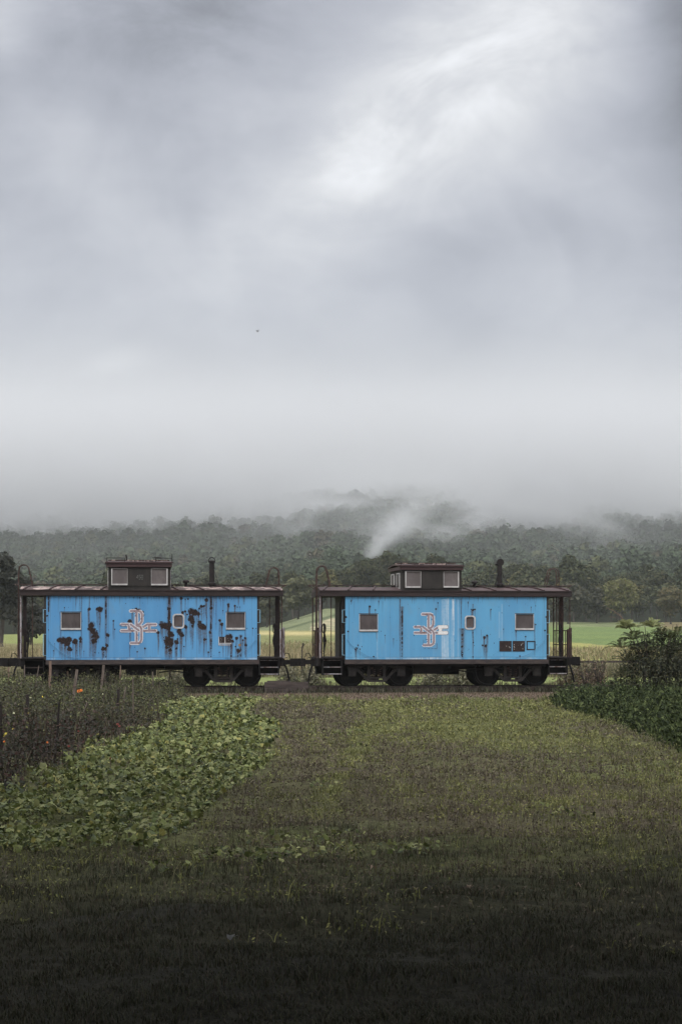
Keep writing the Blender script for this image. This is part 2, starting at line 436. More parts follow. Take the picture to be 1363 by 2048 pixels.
# ------------------------------------------------------------------ scatter helpers
def blades(P, h, colr, w_, lean, rs, bend=.5):
    """P (n,3) roots, h heights, colr (n,3): one bent blade each -> verts, quads, cols"""
    n_ = len(P); a = rs.uniform(0, 2*np.pi, n_); l = rs.uniform(.1, 1, n_) * lean * h
    d = np.stack([np.cos(a), np.sin(a), 0*a], 1); pr = np.stack([-np.sin(a), np.cos(a), 0*a], 1)
    h = np.asarray(h); w_ = np.broadcast_to(w_, n_)
    tw = rs.uniform(-1, 1, n_)[:, None]; pr2 = pr + d * tw * .6
    up = np.array([0, 0, 1.0])
    m_ = P + d * (l * .35)[:, None] + up * (h * .6)[:, None]
    t = P + d * l[:, None] + up * (h * (1 - bend * .3 * rs.rand(n_)))[:, None]
    hw = (w_ / 2)[:, None]
    V = np.stack([P - pr2*hw, P + pr2*hw, m_ - pr2*hw*.9, m_ + pr2*hw*.9, t - pr2*hw*.2, t + pr2*hw*.2], 1).reshape(-1, 3)
    b = (np.arange(n_) * 6)[:, None]
    Q = np.concatenate([b + [0, 1, 3, 2], b + [2, 3, 5, 4]])
    return V, Q, np.repeat(colr, 6, 0)
def quads(Cn, Nn, s, asp, rs, colr):
    """leaf faces: centres, normals, sizes"""
    n_ = len(Cn); Nn = Nn / np.linalg.norm(Nn, axis=1, keepdims=True)
    r = rs.normal(size=(n_, 3)); a = np.cross(Nn, r); a /= np.linalg.norm(a, axis=1, keepdims=True) + 1e-9
    b = np.cross(Nn, a); s = np.broadcast_to(s, n_)[:, None]
    a = a * s; b = b * s * asp; k = Nn * s * .18
    V = np.stack([Cn - a, Cn - b + k, Cn + a, Cn + b + k], 1).reshape(-1, 3)
    Q = (np.arange(n_) * 4)[:, None] + np.arange(4)
    return V, Q, np.repeat(colr, 4, 0)
class Acc:
    def __init__(s): s.V = []; s.Q = []; s.C = []; s.n = 0
    def add(s, V, Q, Cc): s.V.append(V); s.Q.append(Q + s.n); s.C.append(Cc); s.n += len(V)
    def mesh(s, name): return np_mesh(name, np.concatenate(s.V), np.concatenate(s.Q), {'tint': np.concatenate(s.C)})
def inpoly(px, py, poly):
    px = np.asarray(px); py = np.asarray(py); ins = np.zeros(px.shape, bool); k = len(poly)
    for a in range(k):
        x1, y1 = poly[a]; x2, y2 = poly[(a+1) % k]
        c = ((y1 > py) != (y2 > py)) & (px < (x2-x1) * (py-y1) / ((y2-y1) + 1e-12) + x1)
        ins ^= c
    return ins
def scatter(poly, dens, rs, jitter=None):
    P_ = np.array(poly); lo = P_.min(0); hi = P_.max(0)
    n_ = int((hi[0]-lo[0]) * (hi[1]-lo[1]) * dens)
    x = rs.uniform(lo[0], hi[0], n_); y = rs.uniform(lo[1], hi[1], n_)
    k = inpoly(x, y, poly); x, y = x[k], y[k]
    return x, y
def pmix(cols, rs, n_, jit=.25):
    cols = np.array(cols); c = cols[rs.randint(0, len(cols), n_)]
    return c * (1 + rs.uniform(-jit, jit, (n_, 1)))
# ------------------------------------------------------------------ trees
def crown(name, seed, rad, hgt, nleaf, leaf, cols, nl=16, base=.25, mat='leaf_matt', flat=.8):
    """a lumpy crown: leaf faces over many lobes, with gaps between; local origin at the foot of the tree"""
    rs = np.random.RandomState(seed); ac = Acc()
    cz = hgt * (base + (1 - base) / 2); hz = hgt * (1 - base) / 2
    L = []
    for k in range(nl):
        u = rs.normal(size=3); u /= np.linalg.norm(u); u[2] = u[2] * .9 + .1
        rr = rs.uniform(.45, .78)
        L.append((np.array([u[0]*rad*rr, u[1]*rad*rr, cz + u[2]*hz*rr]), rad * rs.uniform(.28, .46), rs.uniform(.78, 1.2)))
    L.append((np.array([0, 0, cz]), rad * .6, .9)); L.append((np.array([0, 0, cz + hz*.45]), rad * .5, 1.1))
    tot = sum(r**2 for _, r, _ in L)
    for c, r, sh in L:
        m_ = max(6, int(nleaf * r * r / tot)); u = rs.normal(size=(m_, 3)); u /= np.linalg.norm(u, axis=1, keepdims=True)
        k = rs.rand(m_) < .75; u[k, 2] = np.abs(u[k, 2])
        P = c + u * (r * rs.uniform(.72, 1.08, (m_, 1))) * np.array([1, 1, flat])
        P[:, 2] = np.maximum(P[:, 2], hgt * base * .35)
        ac.add(*quads(P, u + rs.normal(size=(m_, 3)) * .55 + [0, 0, .35], leaf * rs.uniform(.6, 1.25, m_), .62, rs, pmix(cols, rs, m_) * sh))
    return ac.mesh(name)
def trunk_mesh(name, h, r, seed, limbs=6, rad=3.0):
    rnd = random.Random(seed); b = MB()
    top = Vector((rnd.uniform(-.2, .2), rnd.uniform(-.2, .2), h * .8))
    b.tube([(0, 0, -.3), (0, 0, .3), (.04*h*rnd.uniform(-1, 1), .02*h, h*.35), top], [r*1.5, r*1.05, r*.75, r*.2], 8)
    for k in range(limbs):
        t = rnd.uniform(.28, .62); a = k * 2.4 + rnd.random(); l = rad * rnd.uniform(.55, .85)
        p = Vector((0, 0, h*t)); q = p + Vector((math.cos(a)*l, math.sin(a)*l, h*.26*rnd.uniform(.7, 1.2)))
        b.tube([p, (p+q)/2 + Vector((0, 0, .04*h)), q], [r*.45, r*.28, r*.08], 6)
    me = bpy.data.meshes.new(name); me.from_pydata(b.v, [], b.f); return me
G_FAR = [(.044, .050, .030), (.054, .060, .033), (.036, .042, .028), (.060, .064, .035), (.066, .062, .034)]
def put_tree(name, label, cat, x, y, sc, rz, cm, tm, group=None, dz=0, lp=None):
    t = empty(name, (x, y, float(HT(x, y)) + dz), rz); t.scale = sc if isinstance(sc, tuple) else (sc, sc, sc)
    tag(t, label, cat, group)
    c = bpy.data.objects.new('crown', cm); COL.objects.link(c); c.parent = t
    k = bpy.data.objects.new('trunk', tm); COL.objects.link(k); k.parent = t
    return t

# single trees the photo shows apart from the wood
def own_tree(name, label, cat, px, py_top, Y, width_px, seed, cols, nleaf=2200, leaf=.34, nl=20, base=.12, bottom=None, group=None, mat='leaf'):
    x = (px - CX) / F * Y; z0 = float(HT(x, Y)); top = CZ - (py_top - HY) / F * Y
    h = top - z0; rad = width_px / F * Y / 2
    cm = crown(name, seed, rad, h, nleaf, leaf, cols, nl, base); cm.materials.append(MT[mat])
    tm = trunk_mesh('trunk', h, max(.14, h*.022), seed, 7, rad); tm.materials.append(MT['bark'])
    return put_tree(name, label, cat, x, Y, 1, 0, cm, tm, group)
own_tree('maple_tree', 'round pale yellow-green tree standing in front of the dark wood beyond the green field', 'tree', 1243, 1156, 405, 84, 31,
         [(.135, .140, .050), (.155, .155, .055), (.11, .115, .045), (.13, .115, .05)], 6500, .28, 22, .16)
own_tree('field_tree', 'olive brown tree at the field edge above the leafy frond tips of the bush', 'tree', 1340, 1168, 395, 70, 32,
         [(.11, .095, .040), (.075, .075, .036), (.13, .105, .045)], 4500, .30, 18, .08)
own_tree('oak_tree', 'tall dark tree cut by the left picture edge behind the left caboose platform', 'tree', 2, 1086, 235, 112, 33,
         [(.020, .022, .016), (.030, .030, .019), (.015, .018, .013)], 4200, .30, 24, .08)
own_tree('scrub_tree', 'low dark rounded tree under the tall dark tree at the left picture edge', 'tree', 62, 1196, 250, 78, 34,
         [(.022, .023, .017), (.032, .030, .020), (.018, .02, .015)], 3600, .30, 18, .02)
own_tree('scrub_tree', 'dark scrubby tree seen just left of the left caboose body', 'tree', 112, 1204, 262, 80, 35,
         [(.022, .023, .017), (.034, .031, .021)], 3200, .30, 16, .02)
own_tree('ash_tree', 'big olive tree seen between the cabooses where the field begins to climb', 'tree', 596, 1150, 396, 92, 36,
         [(.085, .088, .042), (.070, .074, .040), (.10, .10, .045)], 3000, .42, 22, .04)
own_tree('ash_tree', 'tall dusky tree above the right platform roof of the left caboose', 'tree', 534, 1168, 388, 80, 37,
         [(.065, .068, .036), (.080, .080, .040), (.055, .058, .034)], 2600, .42, 20, .04)
own_tree('beech_tree', 'dark tree of the wood edge directly right of the right caboose roof end', 'tree', 1135, 1162, 400, 92, 38,
         [(.050, .050, .032), (.038, .040, .028), (.065, .058, .034)], 2800, .42, 20, .02)
own_tree('beech_tree', 'dusky tree of the wood edge between the right caboose and the pale round tree', 'tree', 1192, 1178, 412, 76, 39,
         [(.045, .046, .03), (.058, .052, .032), (.036, .038, .026)], 2400, .42, 18, .02)

# the edge of the wood: single trees; the hill behind reads as one mass
protos = []
for k in range(7):
    h = [11, 12.5, 10, 13.5, 9.5, 12, 11][k]; rad = [4.4, 4.6, 4.6, 4.8, 4.2, 3.9, 4.8][k]
    base_c = [np.array(c) * s_ for c in G_FAR for s_ in ([1.0, .8, 1.15, .9, 1.3, .75, 1.0][k],)]
    if k in (4,): base_c = [(.088, .082, .036), (.074, .076, .036), (.10, .09, .04)]
    cm = crown('crown_%d' % k, 50 + k, rad, h, 1500, .46, base_c, 15, .10); cm.materials.append(MT['leaf_matt'])
    tm = trunk_mesh('trunk_%d' % k, h, .22, 50 + k, 5, rad); tm.materials.append(MT['bark'])
    protos.append((cm, tm))
rsf = np.random.RandomState(5)
count = 0
for row in range(7):
    Y = 428 + row * 8
    half = .185 * Y + 6
    x = -half + rsf.uniform(0, 6)
    while x < half:
        yy = Y + rsf.uniform(-3.5, 3.5)
        px = x / yy * F + CX
        gap = (1278 < px < 1312 and row < 3)
        if not gap:
            cm, tm = protos[rsf.randint(7)]
            s_ = rsf.uniform(.55, .84) * (1.12 if 980 < px < 1180 else 1)
            put_tree('forest_tree', 'leafy tree in the hazy wood along the foot of the hill', 'tree', x, yy, (s_, s_, s_ * rsf.uniform(1.0, 1.3)),
                     rsf.uniform(0, 6.28), cm, tm, 'trees of the wood at the foot of the hill'); count += 1
        x += rsf.uniform(4.0, 6.0)
print('forest edge trees', count)

# the rest of the wooded hill, one object
def hill_wood():
    ac = Acc(); rs = np.random.RandomState(9); Y = 486.0
    LOD = [(320, .74), (170, .95), (90, 1.2)]
    tmpl = []
    for nleaf, lf in LOD:
        row_ = []
        for k in range(5):
            m_ = crown('tmp', 70 + k, 4.4, 9.5, nleaf, lf, [(1, 1, 1)], 9, .05, flat=.85)
            v = np.empty(len(m_.vertices) * 3, np.float32); m_.vertices.foreach_get('co', v); v = v.reshape(-1, 3)
            c = np.empty(len(m_.vertices) * 4, np.float32); m_.color_attributes['tint'].data.foreach_get('color', c); c = c.reshape(-1, 4)[:, :3]
            row_.append((v, c)); bpy.data.meshes.remove(m_)
        tmpl.append(row_)
    tot = 0
    while Y < 1500:
        half = .19 * Y + 8; sp = 4.7
        X = np.arange(-half, half, sp) + rs.uniform(-1.9, 1.9, len(np.arange(-half, half, sp)))
        Yy = Y + rs.uniform(-2.4, 2.4, len(X)); Z = HT(X, Yy)
        lod = 0 if Y < 640 else 1 if Y < 950 else 2
        for x, y, z in zip(X, Yy, Z):
            if z > 105 or rs.rand() < .04: continue
            v, c = tmpl[lod][rs.randint(5)]
            a = rs.uniform(0, 6.28); s_ = np.clip(np.exp(rs.normal(-.48, .22)), .38, 1.0); ca, sa = math.cos(a)*s_, math.sin(a)*s_
            V_ = np.empty_like(v); V_[:, 0] = v[:, 0]*ca - v[:, 1]*sa + x; V_[:, 1] = v[:, 0]*sa + v[:, 1]*ca + y; V_[:, 2] = v[:, 2]*s_*rs.uniform(.8, 1.15) + z
            nn = wn(x, y, 90, 6)
            base_ = np.array([.050, .066, .040]) * (1 + .22 * nn) * rs.uniform(.84, 1.18)
            if rs.rand() < .10: base_ = np.array([.070, .076, .038]) * rs.uniform(.8, 1.2)
            if rs.rand() < .05: base_ = np.array([.070, .062, .040]) * rs.uniform(.8, 1.1)
            ac.add(V_, np.arange(len(v)).reshape(-1, 4), c * base_); tot += 1
        Y += 5.0 * (1 if Y < 900 else 1.25)
    print('hill trees', tot, 'verts', ac.n)
    me = ac.mesh('hillside_forest')
    o = link('hillside_forest', me, MT['leaf_matt']); tag(o, 'dense green wood covering the misty hillside up into the cloud', 'forest', kind='stuff')
hill_wood()

# made-up trees, unseen around and above the camera, added to shade the near lawn
rs = np.random.RandomState(77)
def added_shade_tree(x, y, zc0, zc1, rad, seed, nleaf, label):
    h = zc1; ac = Acc(); r2 = np.random.RandomState(seed)
    for k in range(26):
        u = r2.normal(size=3); u /= np.linalg.norm(u)
        cz = (zc0 + zc1) / 2; hz = (zc1 - zc0) / 2
        rr = r2.uniform(.2, .8); c = np.array([u[0]*rad*rr, u[1]*rad*rr, cz + u[2]*hz*rr*.9]); r = rad * .36
        m_ = nleaf // 26; q = r2.normal(size=(m_, 3)); q /= np.linalg.norm(q, axis=1, keepdims=True)
        P = c + q * r * r2.uniform(.3, 1, (m_, 1)) * [1, 1, .6]; P[:, 2] = np.maximum(P[:, 2], zc0 - .3)
        ac.add(*quads(P, q + r2.normal(size=(m_, 3)) * .7, .30 * r2.uniform(.7, 1.3, m_), .6, r2, pmix([(.05, .07, .025), (.07, .09, .03), (.04, .055, .02)], r2, m_)))
    cm = ac.mesh('crown'); cm.materials.append(MT['leaf'])
    tm = trunk_mesh('trunk', h * .8, .42, seed, 9, rad); tm.materials.append(MT['bark'])
    put_tree('added_shade_tree', label, 'tree', x, y, 1, 0, cm, tm)
added_shade_tree(-9.8, 12.8, 7.9, 18, 8.5, 201, 11000, 'unseen broad tree added to shade the near lawn, left of the camera')
added_shade_tree(9.4, 13.2, 7.9, 18, 8.5, 202, 11000, 'unseen broad tree added to shade the near lawn, right of the camera')
added_shade_tree(-1.5, -2.5, 6.6, 17, 13.5, 203, 26000, 'unseen broad tree added for shade directly behind the camera')
added_shade_tree(-12.5, -6, 5.5, 16, 8.0, 204, 9000, 'unseen tree added for shade behind the camera to the left')
added_shade_tree(11.5, -6, 5.5, 16, 8.0, 205, 9000, 'unseen tree added for shade behind the camera to the right')
added_shade_tree(-14.5, 24, 5.5, 15, 7.0, 206, 8000, 'unseen tree added for shade beside the garden, farthest left of the shade trees')
added_shade_tree(14.5, 24.0, 5.5, 15, 7.0, 207, 8000, 'unseen tree added for shade beside the crop rows, farthest right of the shade trees')
# ------------------------------------------------------------------ cabooses
Lb, Wb = 7.16, 2.85
st, ct = math.sin(TH), math.cos(TH)
CARS = {'A': (TX0, TY0), 'B': (.15, TY0 + (.15 - TX0) * math.tan(TH))}
def uz(car, px, py, yl=0.0):
    X0, Y0 = CARS[car]; a = (px - CX) / F
    t = (yl - st * X0 + ct * Y0) / (-st * a + ct)
    return ((a * t - X0) * ct + (t - Y0) * st, CZ - (py - HY) / F * t)
ZS0, ZB, ZT = .79, .95, 3.12                      # side sill, panel bottom, panel top

def z1(x, y): return (x / 3.894, 1080 + y / 3.894)
def z2(x, y): return (300 + x / 3.894, 1080 + y / 3.894)
def z3(x, y): return (600 + x / 3.894, 1080 + y / 3.894)
def z4(x, y): return (900 + x / 3.894, 1080 + y / 3.894)
SP = {'A': (z1, [(470,780,25),(500,785,35),(535,775,24),(520,805,25),(543,850,20),(590,790,22),(630,768,18),(625,792,12),(575,795,12),(695,540,12),(778,542,24),(757,540,12),(778,655,6),(712,668,28),(703,690,22),(728,705,25),(746,740,31),(733,790,20),(750,770,10),(838,738,21),(835,820,12),(806,850,17),(885,630,9),(895,695,6),(503,527,5),(980,495,4),(535,525,3),(1012,633,17),(1035,545,12),(1060,540,16),(1085,545,15),(1110,562,12),(1117,585,8),(1232,720,12),(1250,638,5),(1130,845,7),(1070,870,7),(1050,835,4),(418,862,5),(427,808,5),(600,862,5),(655,866,5),(740,875,4),(770,880,4),(1262,668,15),(1300,665,22),(1325,660,15),(1320,535,13),(1305,605,5),(1330,735,20),(1275,760,5),(1315,790,37),(1295,835,12),(1330,855,13),(370,590,8),(380,700,6),(1015,803,9),(1090,450,6),(1040,450,4)],
            z2, [(100,665,26),(130,670,26),(148,535,14),(82,638,4),(62,722,12),(165,735,22),(180,740,12),(105,758,5),(140,780,32),(160,805,26),(130,835,12),(160,855,13),(205,845,13),(205,795,20),(215,770,8),(228,715,26),(245,735,22),(260,745,8),(255,565,10),(275,557,9),(290,580,7),(280,675,18),(325,560,27),(350,572,28),(375,578,20),(322,610,25),(330,642,20),(330,668,15),(385,535,10),(400,517,14),(420,515,10),(410,575,4),(385,640,16),(380,655,12),(402,675,24),(422,682,17),(440,468,15),(478,532,14),(467,720,14),(425,775,11),(440,772,6),(455,875,8),(265,830,5),(570,468,4),(610,503,12),(612,516,9),(660,512,9),(680,522,5),(698,522,5),(635,465,3),(542,625,11),(558,657,13),(245,455,14),(275,462,6),(297,460,8),(540,875,6),(568,550,5),(800,688,7),(755,688,4),(825,688,4),(622,755,24),(640,788,14),(600,750,16),(675,765,14),(710,750,7),(722,780,9),(740,765,10),(745,820,12),(685,860,17),(630,905,9),(665,830,7),(705,855,9)]),
      'B': (z3, [(395,475,5),(540,518,9),(610,480,5),(585,545,6),(355,600,8),(372,712,7),(437,848,14),(450,820,7),(465,850,6),(480,830,4),(395,880,3),(660,742,5),(572,910,8),(1055,537,8),(1070,490,6),(1205,785,4),(923,533,3),(700,603,3),(725,770,5),(1305,490,5),(1340,545,8),(1360,540,8),(1345,800,7),(1345,910,6),(1310,850,4),(885,745,4),(630,710,4),(790,560,8),(788,600,6)],
            z4, [(175,545,12),(190,540,8),(160,540,5),(315,540,5),(137,490,4),(375,522,3),(455,513,4),(400,568,4),(662,513,4),(627,523,4),(265,760,12),(285,745,10),(250,820,8),(275,825,12),(310,735,4),(340,803,4),(175,720,5),(177,797,6),(185,822,4),(175,910,7),(583,753,7),(540,905,8),(670,817,4),(735,705,7),(662,658,6),(745,600,8),(412,695,4),(510,715,6),(38,785,3)])}
# long run-off marks: (x, y0, y1, half width, strength), in the same readings
ST = {'A': [(z1, [(697,440,905,3,.7),(826,440,915,8,.75),(820,440,915,4,.5),(1320,440,925,9,.85),(635,450,915,4,.6),(590,440,545,3,.6),(620,440,560,3,.5),(470,560,750,3,.45),(455,440,560,2,.4),(380,440,560,7,.75),(378,560,900,2,.5),(475,700,860,3,.5),(778,540,620,3,.6),(980,440,470,2,.5),(1200,440,470,2,.5),(895,440,480,2,.4),(1240,440,470,2,.5),(728,800,925,6,.8),(806,860,915,8,.8),(545,850,910,3,.7),(930,440,520,2,.3),(1150,440,500,2,.3)]),
            (z2, [(150,440,925,11,.92),(148,440,925,5,.95),(175,440,520,4,.6),(200,440,480,3,.5),(245,450,560,3,.7),(275,460,560,3,.6),(297,455,520,2,.6),(360,440,520,4,.5),(440,440,880,4,.8),(475,440,912,8,.8),(462,440,560,4,.6),(495,440,600,4,.6),(515,440,700,3,.6),(505,440,480,6,.5),(550,440,520,3,.4),(688,440,510,4,.75),(730,440,500,6,.65),(742,560,915,3,.75),(595,700,915,2,.5),(612,505,565,4,.7),(660,512,565,3,.6),(245,740,920,6,.85),(206,850,920,5,.8),(122,840,920,5,.8),(165,860,920,6,.85),(385,660,880,5,.6),(330,670,850,5,.6),(280,680,860,4,.5),(455,870,915,4,.8),(632,800,915,9,.9),(705,740,915,7,.85),(685,860,915,8,.85),(745,760,915,5,.85),(570,820,915,4,.5),(570,468,560,2,.5),(820,690,915,2,.4),(838,440,920,3,.35),(845,440,920,2,.4),(542,630,760,4,.5),(558,660,780,4,.6)])],
      'B': [(z3, [(776,460,925,4,.9),(792,520,925,8,.75),(1262,690,925,11,.8),(1252,460,690,3,.8),(540,518,570,2,.5),(585,540,560,2,.5),(610,470,510,3,.6),(640,480,560,2,.3),(437,860,925,2,.4),(595,700,790,3,.5),(1305,490,560,2,.6),(1345,540,700,3,.5),(1343,690,925,4,.75),(396,465,500,3,.8),(420,480,600,2,.3),(372,700,780,2,.4),(380,480,925,2,.35),(1240,460,520,3,.5),(1215,460,500,2,.5)]),
            (z4, [(92,690,925,11,.8),(83,455,690,3,.75),(175,500,925,3,.6),(312,540,625,3,.7),(137,480,530,3,.7),(628,520,570,2,.6),(655,650,905,3,.6),(510,700,785,4,.7),(415,690,750,2,.5),(285,830,910,2,.4),(730,460,915,2,.35),(660,480,560,2,.3),(240,700,780,2,.4)])]}
CH = [(z3, [(1125,462,930,24,.42),(1150,455,930,7,.5),(1105,465,930,5,.5),(1192,462,740,7,.75),(1190,740,925,4,.3),(1180,540,925,14,.22),(600,700,925,3,.4),(1010,915,930,90,.5),(960,922,930,160,.6)]),
      (z4, [(20,462,620,8,.75),(22,620,930,6,.35),(60,465,930,6,.2),(380,560,760,6,.2),(400,500,900,3,.3)])]

def panel(car, name, holes):
    st_ = .01; nu = int(round(Lb / st_)); nv = int(round((ZT - ZB) / st_))
    rs = np.random.RandomState(1 if car == 'A' else 2)
    U, Z = np.meshgrid(np.arange(nu + 1) * st_, ZB + np.arange(nv + 1) * st_)
    nz = fbm(U.shape, 22, rs, 5); nf = fbm(U.shape, 5, rs, 3)
    rust = np.zeros(U.shape); streak = np.zeros(U.shape); chalk = np.zeros(U.shape)
    vn = fbm(U.shape, (60, 3), rs, 3)
    def streak_at(u, za, zb, hw, s, tgt):
        """a run of stain from za down to zb, thinning as it goes"""
        i0, i1 = max(0, int((u - hw*4 - .02)/st_)), min(nu + 1, int((u + hw*4 + .03)/st_) + 1)
        if i1 <= i0: return
        Us, Zs = U[:, i0:i1], Z[:, i0:i1]
        t = np.clip((za - Zs) / max(za - zb, .01), 0, 1)
        w = hw * (1.15 - .5 * t) * (1 + 1.2 * vn[:, i0:i1])
        a = np.exp(-((Us - u - .004*np.sin(Zs*9)) / np.maximum(w, .004)) ** 2) * (Zs < za) * (Zs > zb - .02) * (1 - t ** 3 * .5)
        tgt[:, i0:i1] = np.maximum(tgt[:, i0:i1], a * s * (.75 + .9 * nf[:, i0:i1] + .25))
    fa, la, fb, lb = SP[car]
    px_m = 1 / 58 / 3.894
    for f_, l_ in ((fa, la), (fb, lb)):
        for (x, y, r) in l_:
            u, z = uz(car, *f_(x, y)); rr = r * px_m * .88
            if not (0 <= u <= Lb): continue
            d = np.sqrt((U - u) ** 2 + (Z - z) ** 2)
            fld = 1 - d / rr * .5 + nz * .5 * min(1, r / 14) + nf * .6
            rust = np.maximum(rust, np.where(d < rr * 1.5, np.clip(fld, 0, 1), 0))
            if r >= 7: streak = np.maximum(streak, np.where(d < rr * 1.7, np.clip((1.45 - d / rr) * 1.3 + nz * 1.5, 0, 1) * .75, 0))
            if r >= 9:
                for k in range(int(2 + r / 8)):
                    uu = u + rs.uniform(-.7, .7) * rr; ln = rs.uniform(.25, .95) * min(1, .4 + r / 30)
                    streak_at(uu, z, max(ZB, z - ln), rs.uniform(.011, .023), rs.uniform(.7, 1.0), streak)
            elif r >= 5:
                streak_at(u, z, max(ZB, z - rs.uniform(.1, .5)), .010, .7, streak)
    for f_, l_ in ST[car]:
        for (x, y0, y1, hw, s) in l_:
            u, za = uz(car, *f_(x, y0)); _, zb = uz(car, *f_(x, y1))
            streak_at(u, za + .01, zb, hw * px_m * 1.4, min(1, s * 1.15), streak)
            if s > .74 and hw > 6: # the paint has gone altogether along the middle
                m_ = (np.abs(U - u) < hw*px_m*(.55 + 1.8*nz)) & (Z < za) & (Z > zb)
                rust = np.where(m_ & (nf + nz > -.02), np.maximum(rust, .75), rust)
    if car == 'B':
        for f_, l_ in CH:
            for (x, y0, y1, hw, s) in l_:
                u, za = uz(car, *f_(x, y0)); _, zb = uz(car, *f_(x, y1))
                a = np.clip(1.3 - np.abs(U - u) / (hw*px_m*1.1), 0, 1) * (Z < za + .01) * (Z > zb - .01)
                chalk = np.maximum(chalk, a * s * np.clip(.8 + 2.2 * vn + nf, .1, 1.3))
    # short runs from the eaves, weld seams, dirt along the bottom edge
    for k in range(150 if car == 'A' else 70):
        u = rs.uniform(0, Lb); streak_at(u, ZT + .01, ZT - rs.uniform(.03, .30) ** 1.2, rs.uniform(.006, .014), rs.uniform(.3, .9), streak)
    for k in range(70 if car == 'A' else 60):
        u, z = rs.uniform(.1, Lb - .1), rs.uniform(ZB, ZT); r = rs.uniform(.004, .011)
        rust = np.maximum(rust, np.clip(1 - np.sqrt((U-u)**2 + (Z-z)**2) / r * .5, 0, 1))
    for us in ((.14, .9, 2.1, 4.15, 5.1, 6.98) if car == 'A' else (.14, 1.55, 1.98, 4.2, 5.55, 6.93)):
        streak = np.maximum(streak, np.exp(-((U - us) / .006) ** 2) * (.35 + vn))
    line = np.exp(-((Z - (ZB + .075)) / .007) ** 2) * (.65 + 1.5 * fbm(U.shape, (4, 40), rs, 2))
    streak = np.maximum(streak, line)
    low = np.clip((ZB + .075 - Z) / .02, 0, 1) * np.clip(.25 + 2.2 * nz, 0, 1)
    chalk = np.maximum(chalk, low * .55)
    streak = np.clip(streak, 0, 1)
    keep = np.ones((nv, nu), bool)
    cu, cz = U[:-1, :-1] + st_/2, Z[:-1, :-1] + st_/2
    for (a, b, c, d) in holes: keep &= ~((cu > a) & (cu < b) & (cz > c) & (cz < d))
    idx = np.arange((nu + 1) * (nv + 1)).reshape(nv + 1, nu + 1)
    Q = np.stack([idx[:-1, :-1], idx[:-1, 1:], idx[1:, 1:], idx[1:, :-1]], -1)[keep]
    buckle = .006 * fbm(U.shape, 70, rs, 2)
    V = np.stack([U.ravel(), buckle.ravel(), Z.ravel()], 1)
    return np_mesh(name, V, Q, {'wear': np.stack([rust, streak, chalk], -1).reshape(-1, 3)})

